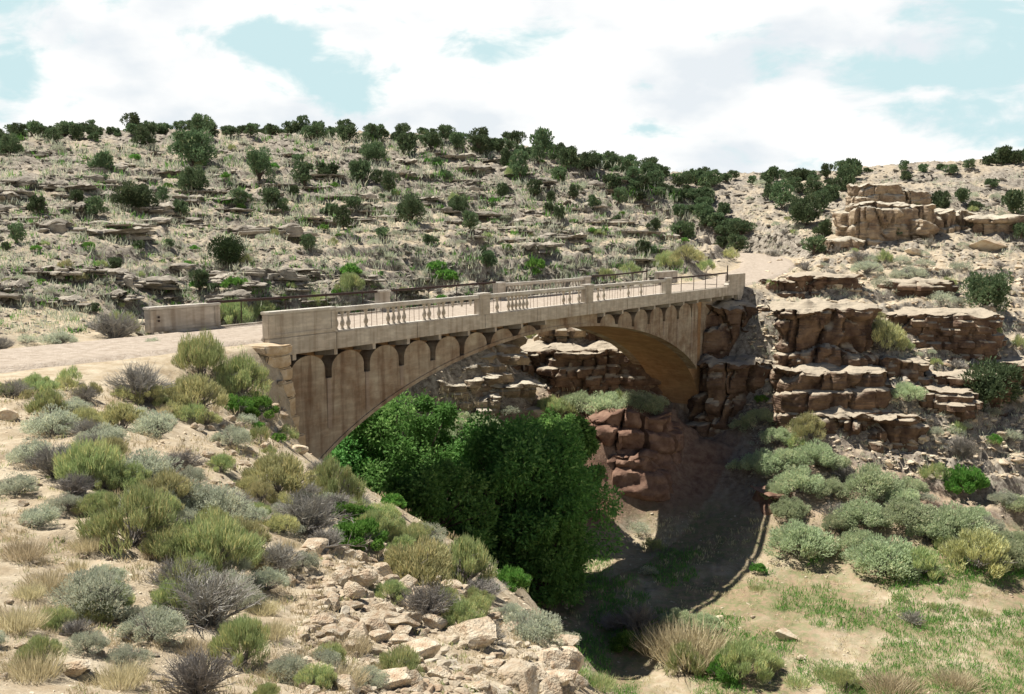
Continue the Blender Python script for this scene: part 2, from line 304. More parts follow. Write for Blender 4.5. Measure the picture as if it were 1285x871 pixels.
def concrete_material(name, base, light, stain, streak=0.5, rust=0.0):
    m = bpy.data.materials.new(name); m.use_nodes = True; t = m.node_tree; b = t.nodes['Principled BSDF']; b.inputs['Roughness'].default_value = .88; b.inputs['Specular IOR Level'].default_value = .2
    tc = t.nodes.new('ShaderNodeTexCoord')
    def nz(scl, det=7, ro=.6, sc=(1, 1, 1)):
        mp = t.nodes.new('ShaderNodeMapping'); mp.inputs['Scale'].default_value = sc; t.links.new(tc.outputs['Object'], mp.inputs[0])
        n = t.nodes.new('ShaderNodeTexNoise'); n.inputs['Scale'].default_value = scl; n.inputs['Detail'].default_value = det; n.inputs['Roughness'].default_value = ro; t.links.new(mp.outputs[0], n.inputs['Vector']); return n.outputs['Fac']
    def ramp(f, a, ca, b_, cb):
        r = t.nodes.new('ShaderNodeValToRGB'); r.color_ramp.elements[0].position = a; r.color_ramp.elements[0].color = (*ca, 1); r.color_ramp.elements[1].position = b_; r.color_ramp.elements[1].color = (*cb, 1); t.links.new(f, r.inputs[0]); return r.outputs[0]
    c1 = ramp(nz(.9), .35, base, .65, light)
    f = ramp(nz(1.3, 6, .6, (1.6, 1.6, .16)), .48, (0, 0, 0), .66, (1, 1, 1))
    mm = t.nodes.new('ShaderNodeMath'); mm.operation = 'MULTIPLY'; mm.inputs[1].default_value = streak; t.links.new(f, mm.inputs[0])
    x = t.nodes.new('ShaderNodeMix'); x.data_type = 'RGBA'; t.links.new(mm.outputs[0], x.inputs[0]); t.links.new(c1, x.inputs[6]); x.inputs[7].default_value = (*stain, 1)
    f2 = ramp(nz(1.1, 6, .6, (1, 1, 5.0)), .46, (.72, .72, .72), .6, (1, 1, 1))
    y = t.nodes.new('ShaderNodeMix'); y.data_type = 'RGBA'; y.blend_type = 'MULTIPLY'; y.inputs[0].default_value = .6; t.links.new(x.outputs[2], y.inputs[6]); t.links.new(f2, y.inputs[7])
    t.links.new(y.outputs[2], b.inputs['Base Color'])
    bp = t.nodes.new('ShaderNodeBump'); bp.inputs['Strength'].default_value = .4; bp.inputs['Distance'].default_value = .05; t.links.new(nz(7, 9, .7), bp.inputs['Height']); t.links.new(bp.outputs[0], b.inputs['Normal'])
    return m
M_conc = concrete_material('weathered_pale_concrete', (.50, .43, .34), (.64, .58, .48), (.30, .23, .16), .6)
M_cap = concrete_material('sunlight_tinted_coping', (.60, .54, .44), (.72, .68, .60), (.40, .33, .25), .35)  # concrete coloured paler so rails and caps look sunlit
M_wall = concrete_material('stained_brown_concrete', (.27, .185, .12), (.47, .40, .30), (.17, .105, .065), .75)
M_pil = concrete_material('lime_streaked_brown_concrete', (.32, .24, .18), (.42, .34, .27), (.28, .2, .14), .35)
M_arch = concrete_material('ochre_stained_soffit', (.38, .22, .11), (.46, .29, .15), (.24, .14, .08), .4)
M_blk = mat('buff_sandstone_block', (.62, .52, .38), (.42, .30, .18), 2.5, bump=.5, bscale=10, col3=(.52, .40, .26))

# ------------------------------------------------------------------ object helpers
def tag(o, label=None, cat=None, group=None, kind=None):
    if label: o['label'] = label
    if cat: o['category'] = cat
    if group: o['group'] = group
    if kind: o['kind'] = kind
    return o
def link(o, parent=None):
    C.collection.objects.link(o)
    if parent is not None: o.parent = parent
    return o
def empty(name, loc=(0, 0, 0), rz=0.0):
    o = bpy.data.objects.new(name, None); o.empty_display_size = .3; link(o); o.location = loc; o.rotation_euler = (0, 0, rz); return o
def npmesh(name, V, F, mats, tone=None, fm=None, smooth=False):
    V = np.asarray(V, np.float32); F = np.asarray(F, np.int32)
    me = bpy.data.meshes.new(name); k = F.shape[1]
    me.vertices.add(len(V)); me.vertices.foreach_set('co', V.ravel())
    me.loops.add(F.size); me.loops.foreach_set('vertex_index', F.ravel())
    me.polygons.add(len(F)); me.polygons.foreach_set('loop_start', np.arange(0, F.size, k, dtype=np.int32))
    if tone is not None:
        a = me.attributes.new('tone', 'FLOAT', 'POINT'); a.data.foreach_set('value', np.asarray(tone, np.float32))
    for m in (mats if isinstance(mats, (list, tuple)) else [mats]): me.materials.append(m)
    if fm is not None: me.polygons.foreach_set('material_index', np.asarray(fm, np.int32))
    me.update(calc_edges=True); me.validate()
    me.polygons.foreach_set('use_smooth', np.full(len(me.polygons), smooth)); return me
def nobj(name, me, parent=None):
    return link(bpy.data.objects.new(name, me), parent)
def bobj(name, bm, m, parent=None, smooth=False):
    me = bpy.data.meshes.new(name); bm.normal_update(); bm.to_mesh(me); bm.free()
    for x in (m if isinstance(m, (list, tuple)) else [m]): me.materials.append(x)
    if smooth:
        for p in me.polygons: p.use_smooth = True
    return nobj(name, me, parent)
def copy_tree(o, parent=None):
    c = o.copy(); link(c); c.parent = parent
    for ch in list(o.children): copy_tree(ch, c)
    return c

# ------------------------------------------------------------------ the ground: one polar sheet, finest where the ground is near
ang = np.concatenate([np.linspace(-180, -34, 60, endpoint=False), np.linspace(-34, 34, 1000, endpoint=False), np.linspace(34, 180, 60)])
rad = np.concatenate([[0.4, 1.2, 2.0], 2.8 * 1.0066 ** np.arange(0, 668), [240, 260, 300, 380, 600, 1200, 3000]])
rad = np.unique(rad)
AA, RR = np.meshgrid(np.radians(ang), rad)
X = (RR * np.sin(AA)).ravel(); Y = (RR * np.cos(AA)).ravel()
Z = H(X, Y)
na = len(ang); nr = len(rad)
idx = np.arange(na * nr).reshape(nr, na)
F = np.stack([idx[:-1, :-1], idx[:-1, 1:], idx[1:, 1:], idx[1:, :-1]], -1).reshape(-1, 4)
me = npmesh('ground', np.stack([X, Y, Z], 1), F, M_ground, smooth=True)
U_, V_ = xy2uv(X, Y)
ZG = Z.reshape(nr, na); AR = np.radians(ang)
def ground_at(x, y):                         # height of the built sheet
    r = math.hypot(x, y); a = math.atan2(x, y)
    j = min(max(int(np.searchsorted(AR, a)) - 1, 0), na - 2); i = min(max(int(np.searchsorted(rad, r)) - 1, 0), nr - 2)
    fa = (a - AR[j]) / (AR[j + 1] - AR[j]); fr = (r - rad[i]) / (rad[i + 1] - rad[i])
    return float((ZG[i, j] * (1 - fa) + ZG[i, j + 1] * fa) * (1 - fr) + (ZG[i + 1, j] * (1 - fa) + ZG[i + 1, j + 1] * fa) * fr)
def hit(px, py, rmin=3.5):                   # where the sight line of a survey point meets the ground: x, y, z, scale distance
    a = (px - 642.5) / 1250; b = (435.5 - py) / 1250
    dy = math.cos(PITCH) + b * math.sin(PITCH); dz = -math.sin(PITCH) + b * math.cos(PITCH)
    az = math.atan2(a, dy); k = math.hypot(a, dy)
    j = min(max(int(np.searchsorted(AR, az)) - 1, 0), na - 2); f = (az - AR[j]) / (AR[j + 1] - AR[j])
    col = ZG[:, j] * (1 - f) + ZG[:, j + 1] * f; g = EYE + dz * rad / k - col
    m = np.where((g < 0) & (rad > rmin))[0]
    if len(m) == 0: return None
    i = m[0]; t = g[i - 1] / (g[i - 1] - g[i]) if g[i - 1] > 0 else 0
    r = rad[i - 1] + (rad[i] - rad[i - 1]) * t; t = r / k
    return (a * t, dy * t, EYE + dz * t, t)
ZZ = Z.reshape(nr, na)
gr = np.abs(np.gradient(ZZ, axis=0)) / np.maximum(np.gradient(RR, axis=0), 1e-3); gt = np.abs(np.gradient(ZZ, axis=1)) / np.maximum(RR * np.abs(np.gradient(AA, axis=1)), 1e-3)
slope = np.hypot(gr, gt).ravel()
zb = Z
zone = np.zeros((len(X), 4), np.float32); zone[:, 3] = 1
zone[:, 0] = np.clip(sstep(.3, .8, slope) * sstep(36, 50, Y) + (.38 + .6 * sstep(-.1, .35, fbm(X / 5, Y / 5, 0, 4, 77))) * sstep(36, 50, Y) * sstep(.3, 2, Z) * (1 - .7 * sstep(20, 40, U_) * (Z < 8)), 0, 1)
redm = .8 * sstep(-8.0, -10.5, Z) * (1 - sstep(-16.2, -17.2, Z)) * sstep(20, 30, U_) * (1 - sstep(46, 53, U_)) * np.where(V_ > -3, 1, .45)
zone[:, 1] = np.clip(redm + .25 * sstep(.0, .5, fbm(X / 5, Y / 5, 0, 3, 21)) * sstep(-10, -14, Z), 0, 1)
zone[:, 2] = sstep(-15.2, -16.8, Z) * sstep(-.7, .1, fbm(X / 4, Y / 4, 0, 4, 91)) * (1 - .6 * (V_ > -3))
ca = me.color_attributes.new('zone', 'FLOAT_COLOR', 'POINT'); ca.data.foreach_set('color', zone.ravel())
tag(nobj('ground', me), kind='structure')

# the road in two lengths, laid as gravel strips
def road_strip(name, i0, i1):
    pts = RL[i0:i1]; w = np.linspace(-3.1, 3.1, 15); V = []
    fine = []
    for a, b in zip(pts[:-1], pts[1:]):
        k = max(1, int(np.hypot(*(b - a)[:2]) / .6))
        for t in np.linspace(0, 1, k, endpoint=False): fine.append(a + (b - a) * t)
    fine = np.array(fine + [pts[-1]]); tg = np.gradient(fine[:, :2], axis=0); tg /= np.linalg.norm(tg, axis=1)[:, None]
    for p, g_ in zip(fine, tg):
        for q in w:
            e = q * (1 + .05 * math.sin(p[0] * .8) * (abs(q) > 2.8))
            u = p[0] - g_[1] * e; v = p[1] + g_[0] * e; x, y = uv2xy(u, v)
            rut = -.045 * (math.exp(-((abs(q) - 1.0) / .28) ** 2)) - (.18 if abs(q) > 3.0 else 0)
            V.append((x, y, p[2] + .02 + rut + .012 * float(vnoise(x * 2, y * 2, 0, 5))))
    n = len(w); I = np.arange(len(V)).reshape(-1, n)
    F = np.stack([I[:-1, :-1], I[:-1, 1:], I[1:, 1:], I[1:, :-1]], -1).reshape(-1, 4)[:, ::-1]
    tag(nobj(name, npmesh(name, V, F, M_road, smooth=True)), kind='structure')
road_strip('road', 0, 8 * 4 + 1)
road_strip('road', 8 * 6, len(RL))

# ------------------------------------------------------------------ the bridge
BZ = math.atan2(D2[1], D2[0])
bridge = empty('arch_bridge', (N0[0], N0[1], 0), BZ)     # local x = along, local y = across, away from the camera
tag(bridge, 'weathered concrete arch bridge with broken baluster railings spanning the canyon', 'bridge')
WB = 7.0
def box(bm, x0, x1, y0, y1, z0, z1, bev=0.0):
    r = bmesh.ops.create_cube(bm, size=1)
    for v in r['verts']: v.co = Vector(((x0 + x1) / 2 + v.co.x * (x1 - x0), (y0 + y1) / 2 + v.co.y * (y1 - y0), (z0 + z1) / 2 + v.co.z * (z1 - z0)))
    if bev:
        es = list({e for v in r['verts'] for e in v.link_edges}); bmesh.ops.bevel(bm, geom=es, offset=bev, segments=2, affect='EDGES')
def extrude_poly(bm, pts, y0, y1):           # pts in (x, z), closed solid between y0 and y1
    a = [bm.verts.new((p[0], y0, p[1])) for p in pts]; b = [bm.verts.new((p[0], y1, p[1])) for p in pts]
    f1 = bm.faces.new(a); f2 = bm.faces.new(b[::-1])
    n = len(pts)
    for i in range(n): bm.faces.new((a[i], b[i], b[(i + 1) % n], a[(i + 1) % n]))
    bmesh.ops.triangulate(bm, faces=[f1, f2]); bmesh.ops.recalc_face_normals(bm, faces=bm.faces)
UC = 25.0
def intr(u):
    t = min(1, abs(u - UC) / 25.0); return -1.5 - 9.13 * (1 - math.sqrt(max(0, 1 - t * t)))
us = [UC + 25 * math.sin(t) for t in np.linspace(-math.pi / 2, math.pi / 2, 90)]
BR = [1.5, 4.1, 6.75, 9.35, 11.95, 14.55, 17.15, 19.9, 22.6, 30.2, 32.9, 35.5, 38.1, 40.8, 43.4, 46.2, 49.0, 51.6, 54.0]
def strip_solid(bm, xs, lo, hi, y0, y1):      # closed solid between two curves over the same stations
    g = [[bm.verts.new((x, y, z)) for x, z in zip(xs, c)] for y in (y0, y1) for c in (lo, hi)]
    a, b, c, d = g
    for i in range(len(xs) - 1):
        bm.faces.new((a[i], a[i + 1], b[i + 1], b[i])); bm.faces.new((c[i], d[i], d[i + 1], c[i + 1]))
        bm.faces.new((a[i], c[i], c[i + 1], a[i + 1])); bm.faces.new((b[i], b[i + 1], d[i + 1], d[i]))
    for i in (0, -1): bm.faces.new((a[i], b[i], d[i], c[i]))
    bmesh.ops.recalc_face_normals(bm, faces=bm.faces)
ua = [.3] + [u for u in us if .31 < u < 49.9] + [49.95]
bm = bmesh.new(); strip_solid(bm, ua, [intr(u) for u in ua], [-.78] * len(ua), 1.35, WB - 1.35); bobj('arch_vault', bm, M_arch, bridge)
def top_of(u):
    wb = [.35] + [b for b in BR if b < 47.5] + [47.5]
    if 22.75 <= u <= 30.05: return -.79
    for a, b in zip(wb[:-1], wb[1:]):
        if a <= u <= b:
            a2 = a + (.22 if a > 1 else 0); b2 = b - (.22 if b < 47 else 0)
            if b - a < 1.3: a2 = a - 1.0
            c = (a2 + b2) / 2; r = (b2 - a2) / 2; t = (u - c) / r
            z = -2.15 if abs(t) >= 1 else -1.72 + .74 * math.sqrt(1 - t * t)
            return max(z, intr(u) + .2)
    return -.79
def spandrel(y0, y1):
    xs = sorted(set(ua) | {round(.36 + i * .09, 4) for i in range(int(47 / .09))} | {b + d for b in BR if b < 47 for d in (-.223, -.219, .219, .223)} | {22.749, 22.751, 30.049, 30.051})
    xs = [x for x in xs if .35 <= x <= 47.5]
    b_ = bmesh.new(); strip_solid(b_, xs, [intr(x) for x in xs], [min(-.79, top_of(x)) for x in xs], y0, y1); return b_
bobj('spandrel_wall', spandrel(.55, 1.347), M_wall, bridge)
bobj('spandrel_wall', spandrel(WB - 1.347, WB - .55), M_wall, bridge)
# slim raised rib along the edge of the ring
for y0, y1 in ((.50, .548), (WB - .548, WB - .50)):
    b_ = bmesh.new(); sel = [u for u in us if 1.0 < u < 47.2]
    strip_solid(b_, sel, [intr(u) + .002 for u in sel], [intr(u) + .2 for u in sel], y0, y1); bobj('arch_rib', b_, M_wall, bridge)
# pilasters under the brackets
for b in BR:
    if 24 < b < 29 or b > 47 or intr(b) > -2.9: continue
    b_ = bmesh.new(); box(b_, b - .12, b + .12, .525, .549, max(intr(b) + .35, -4.6 - .4 * math.sin(b * 3)), -2.16); bobj('pilaster', b_, M_pil, bridge)
# abutments
b_ = bmesh.new(); box(b_, -1.2, .34, .95, WB - .95, -6.5, -.78); bobj('abutment', b_, M_wall, bridge)
b_ = bmesh.new(); box(b_, 49.97, 56.2, 1.5, WB - 1.5, -11.5, -.78, .05)
bobj('abutment', b_, M_wall, bridge)
# deck, fascia, kerbs
b_ = bmesh.new(); box(b_, 0.02, 56.5, .32, WB - .32, -.77, -.02); bobj('deck', b_, M_road, bridge)
nseg = [0.0, 4.1, 10.0, 16.0, 21.5, 28.0, 33.5, 40.4, 46.5, 53.0]
for side in (0, 1):
    for a, b in zip(nseg[:-1], nseg[1:]):
        b_ = bmesh.new(); y0, y1 = (0.0, .30) if side == 0 else (WB - .30, WB)
        box(b_, a + .008, b - .008, y0 + random.uniform(-.012, .012), y1, -.74 + random.uniform(-.01, .01), .03, .02); bobj('fascia_beam', b_, M_conc, bridge)
        b_ = bmesh.new(); y0, y1 = (.31, .52) if side == 0 else (WB - .52, WB - .31)
        box(b_, a + .003, b - .003, y0, y1, -.75, .07, .03); bobj('kerb', b_, M_conc, bridge)
# brackets
for side in (0, 1):
    for b in BR:
        b_ = bmesh.new()
        pr = [(.07, -.745), (.07, -1.02), (.30, -1.06), (1.3, -1.12), (1.3, -.745)]
        a = [b_.verts.new((b - .11, y if side == 0 else WB - y, z)) for y, z in pr]; c = [b_.verts.new((b + .11, y if side == 0 else WB - y, z)) for y, z in pr]
        b_.faces.new(a); b_.faces.new(c[::-1])
        for i in range(5): b_.faces.new((a[i], a[(i + 1) % 5], c[(i + 1) % 5], c[i]))
        bmesh.ops.recalc_face_normals(b_, faces=b_.faces); bobj('bracket', b_, M_conc, bridge)
# end blocks with panel and coping
def end_block(x0, x1, y0, y1, label=None, chamfer=False):
    b_ = bmesh.new()
    if chamfer:
        extrude_poly(b_, [(x0, .03), (x0, .18), (x0 + .35, .34), (x0 + .42, .6), (x0 + .42, 1.08), (x1, 1.08), (x1, -.3), (x1 - .9, -1.25), (x1 - 1.5, -1.25), (x1 - 1.8, -.745), (x0 + .1, -.745)], y0, y1)
    else:
        box(b_, x0, x1, y0, y1, .035, 1.06, .025)
    o = bobj('end_block', b_, M_conc, bridge)
    if label: o['label'] = label
    if not chamfer:
        b_ = bmesh.new(); box(b_, x0 - .05, x1 + .05, y0 - .05, y1 + .05, 1.062, 1.19, .03); bobj('coping', b_, M_cap, o)
        ys = y0 - .012 if y0 < 1 else y0 - .012
        b_ = bmesh.new(); box(b_, x0 + .0, x1 - .0, ys - .02, y0 - .001, .12, .22); bobj('panel_rib', b_, M_conc, o)
        for xx in (x0 + .0, x1 - .34):
            b_ = bmesh.new(); box(b_, xx + .02, xx + .32, ys - .02, y0 - .001, .222, 1.03); bobj('panel_rib', b_, M_conc, o)
    return o
end_block(0.0, 4.1, 0.02, .42)
eb = end_block(-1.0, 3.0, WB - .42, WB - .02)
for zz in (.55, .72):
    b_ = bmesh.new(); bmesh.ops.create_cone(b_, cap_ends=True, segments=10, radius1=.055, radius2=.05, depth=.03)
    for v in b_.verts: v.co = Vector((v.co.x - .55, WB - .47 + v.co.z, v.co.y + zz))
    bobj('dark_mark', b_, M_rust, eb)  # small round dark mark on the block face
end_block(52.6, 56.7, 0.0, .42, chamfer=True)
end_block(52.6, 56.7, WB - .42, WB)
def post(x, y0, y1, h=1.2, w=1.0):
    b_ = bmesh.new(); box(b_, x - w / 2, x + w / 2, y0, y1, .035, h - .13, .02); o = bobj('rail_post', b_, M_conc, bridge)
    b_ = bmesh.new(); box(b_, x - w / 2 - .04, x + w / 2 + .04, y0 - .04, y1 + .04, h - .128, h, .025); bobj('post_cap', b_, M_cap, o)
PO = [16.0, 28.0, 40.4]
for x in PO: post(x, 0.0, .42, 1.24)
for x in (15.2, 27.4, 39.6): post(x, WB - .42, WB, 1.24, .95)
prof = [(z_, r_ * 1.32) for z_, r_ in [(0, .075), (.05, .078), (.08, .05), (.14, .045), (.24, .082), (.34, .088), (.44, .062), (.52, .042), (.60, .040), (.64, .06), (.68, .045), (.76, .058), (.80, .078), (.86, .08)]]
def lathe_mesh(name, pf, seg, m, z0=0.0):
    V = []; F = []
    for z, r in pf:
        for k in range(seg): V.append((r * math.cos(2 * math.pi * k / seg), r * math.sin(2 * math.pi * k / seg), z + z0))
    for i in range(len(pf) - 1):
        for k in range(seg): F.append((i * seg + k, i * seg + (k + 1) % seg, (i + 1) * seg + (k + 1) % seg, (i + 1) * seg + k))
    return npmesh(name, V, F, m, smooth=True)
me_bal = lathe_mesh('baluster', prof, 12, M_conc)
me_stub = lathe_mesh('baluster', [(z, r) for z, r in prof if z > .5], 12, M_conc)
me_rod = lathe_mesh('reinforcing_rod', [(0, .012), (.86, .012)], 5, M_rebar)
def px2u(px, v=.21):                        # which point of the rail line a surveyed column shows
    a = (px - 642.5) / 1250 / math.cos(PITCH) * 1.006
    x0, y0 = uv2xy(0, v); return (a * y0 - x0) / (D2[0] - a * D2[1])
have = [425, 433, 441, 461, 488, 494, 500, 506, 535.6, 540.6, 552, 557.6, 622.7, 636.6, 645, 649.6, 654.6, 659.7, 708, 715, 727, 732, 749, 757.5, 787, 801.7]
stub = [578.5, 570, 590, 777.7]
hu = [px2u(p) for p in have]; su = [px2u(p) for p in stub]
for a, b in ((4.1, 15.5), (16.5, 27.5), (28.5, 39.9)):
    n = 28; xs = a + (np.arange(n) + .5) * (b - a) / n
    for x in xs:
        d1 = min(abs(x - q) for q in hu); d2 = min(abs(x - q) for q in su); st_ = (b - a) / n
        if d1 < st_ * .52: o = nobj('baluster', me_bal, bridge); o.location = (x, .21, .075); o.rotation_euler = (0, 0, random.random() * 6)
        else:
            if d2 < st_ * .52: o = nobj('baluster', me_stub, bridge); o.location = (x, .21, .075); o['label'] = 'broken upper half of a baluster'
            if random.random() < .8: o = nobj('reinforcing_rod', me_rod, bridge); o.location = (x, .21 + random.uniform(-.02, .02), .075); o.rotation_euler = (random.uniform(-.03, .03), random.uniform(-.03, .03), 0)
    b_ = bmesh.new(); box(b_, a - .08, b + .08, .05, .37, .932, 1.14, .03); bobj('top_rail', b_, M_cap, bridge)
    b_ = bmesh.new(); box(b_, a - .08, b + .08, .06, .36, .033, .085, .01); bobj('bottom_rail', b_, M_cap, bridge)
a, b = 27.9, 39.1
for i in range(26):
    x = a + (i + .5) * (b - a) / 26
    if i in (9, 10, 15, 20, 21): o = nobj('reinforcing_rod', me_rod, bridge)
    else: o = nobj('baluster', me_bal, bridge)
    o.location = (x, WB - .21, .075)
b_ = bmesh.new(); box(b_, a, b, WB - .37, WB - .05, .932, 1.14, .03); bobj('top_rail', b_, M_cap, bridge)
b_ = bmesh.new(); box(b_, a, b, WB - .36, WB - .06, .033, .085, .01); bobj('bottom_rail', b_, M_cap, bridge)
def tube(bm, p, q, r, seg=8):
    p = Vector(p); q = Vector(q); d = (q - p); l = d.length
    rr = bmesh.ops.create_cone(bm, cap_ends=True, segments=seg, radius1=r, radius2=r, depth=l)
    qt = d.to_track_quat('Z', 'Y')
    for v in rr['verts']: v.co = qt @ v.co + (p + q) / 2
def pipe_rail(x0, x1, y, z, r, step, ends=(0, 0), zl=None):
    zl = z if zl is None else zl
    b_ = bmesh.new(); n = 8
    for i in range(n):
        s0, s1 = i / n, (i + 1) / n; sag = lambda s: -.05 * math.sin(math.pi * s)
        tube(b_, (x0 + (x1 - x0) * s0, y, z + (zl - z) * s0 + sag(s0)), (x0 + (x1 - x0) * s1, y, z + (zl - z) * s1 + sag(s1)), r)
    o = bobj('pipe_railing', b_, M_rust, bridge)
    x = x0 + step * .7
    while x < x1 - .3:
        b_ = bmesh.new(); s = (x - x0) / (x1 - x0); tube(b_, (x, y, .03), (x + random.uniform(-.06, .06), y, z + (zl - z) * s - .05 * math.sin(math.pi * s)), .028, 6); bobj('railing_upright', b_, M_rust, o); x += step
    if ends[1]:
        b_ = bmesh.new(); tube(b_, (x1, y, .5), (x1 + .02, y, z + .65), .05, 6); bobj('railing_upright', b_, M_rust, o)
pipe_rail(2.4, 26.9, WB - .22, 1.22, .07, 3.0, zl=1.24)
pipe_rail(39.2, 50.6, WB - .22, 1.2, .07, 3.2, (0, 1), 1.3)
pipe_rail(39.0, 52.9, .22, 1.2, .065, 2.45, (0, 1), 1.22)

# masonry toe of the left abutment: a column of quarried blocks
but = empty('stone_buttress', (N0[0], N0[1], 0), BZ); tag(but, 'stepped column of pale squared stone blocks at near left end of bridge', 'buttress')
def chisel(bm, amt, seed):
    for v in bm.verts: v.co += Vector((vnoise(v.co.x * 2.1, v.co.y * 2.1, v.co.z * 2.1, seed), vnoise(v.co.x * 2.1, v.co.y * 2.1, v.co.z * 2.1 + 50, seed), vnoise(v.co.x * 2.1, v.co.y * 2.1, v.co.z * 2.1 + 99, seed))) * amt
zt = -.12
for i, (xo, yo, w, h) in enumerate([(-.35, -.55, 1.5, .42), (-.2, -.35, 1.3, .55), (-.1, -.32, 1.35, .62), (.0, -.42, 1.25, .72), (.18, -.35, 1.1, .85), (.35, -.32, 1.2, .8), (.45, -.5, 1.35, .85), (.5, -.4, 1.5, .9), (.6, -.4, 1.6, .9)]):
    b_ = bmesh.new(); box(b_, xo - w / 2 - .15, xo + w / 2 - .1, yo - .55, yo + .92, zt - h + .03, zt, .07)
    bmesh.ops.subdivide_edges(b_, edges=b_.edges, cuts=2, use_grid_fill=True); chisel(b_, .07, i); bobj('stone_block', b_, M_blk, but); zt -= h

# ------------------------------------------------------------------ rock kit
def ico(sub):
    bm = bmesh.new(); bmesh.ops.create_icosphere(bm, subdivisions=sub, radius=1)
    V = np.array([v.co[:] for v in bm.verts]); F = np.array([[v.index for v in f.verts] for f in bm.faces]); bm.free(); return V, F
ICO3 = ico(4); ICO1 = ico(2)
def boulder(seed, flat=.6, cuts=15, base=ICO3, rough=.035):
    g = np.random.default_rng(seed); V = base[0].copy(); V *= np.array([1, g.uniform(.65, .95), flat * g.uniform(.8, 1.2)])
    for _ in range(cuts):
        n = g.normal(size=3); n[2] *= .8; n /= np.linalg.norm(n); ext = (V @ n).max(); d = ext * g.uniform(.5, .78)
        k = V @ n > d; V[k] -= ((V[k] @ n) - d)[:, None] * n * .97
    V += (fbm(V[:, 0] * 2.2 + seed, V[:, 1] * 2.2, V[:, 2] * 2.2, 4, seed)[:, None] * V / np.linalg.norm(V, axis=1)[:, None]) * rough * 1.6
    V[:, 2] -= V[:, 2].min() * .55; V[:, :2] /= np.abs(V[:, :2]).max(); return V
BOULD = []
for i in range(12):
    BOULD.append(npmesh('boulder', boulder(i * 7 + 3, random.uniform(.45, .85)), ICO3[1], M_rock, smooth=False))
for me_ in BOULD: me_.polygons.foreach_set('use_smooth', np.ones(len(me_.polygons), bool)); me_.set_sharp_from_angle(angle=R(14))
def rubble(name, pts, sizes, m, label=None, cat=None, flat=(.35, .8), seed=1, embed=.15):
    g = np.random.default_rng(seed); prot = [boulder(900 + k, .6, 7, ICO1, .04) for k in range(10)]
    Vs = []; Fs = []; off = 0
    for i, (p, s) in enumerate(zip(pts, sizes)):
        V = prot[i % 10]; a = g.uniform(0, 6.28); c, sn = math.cos(a), math.sin(a)
        Wv = V * np.array([s, s * g.uniform(.6, 1), s * g.uniform(*flat)])
        Wv = np.stack([Wv[:, 0] * c - Wv[:, 1] * sn, Wv[:, 0] * sn + Wv[:, 1] * c, Wv[:, 2]], 1); t = g.uniform(-.3, .3)
        Wv[:, 2] += Wv[:, 0] * t; Wv += np.array(p) - [0, 0, s * embed]; Vs.append(Wv); Fs.append(ICO1[1] + off); off += len(V)
    o = nobj(name, npmesh(name, np.concatenate(Vs), np.concatenate(Fs), m))
    return tag(o, label, cat, kind='stuff')
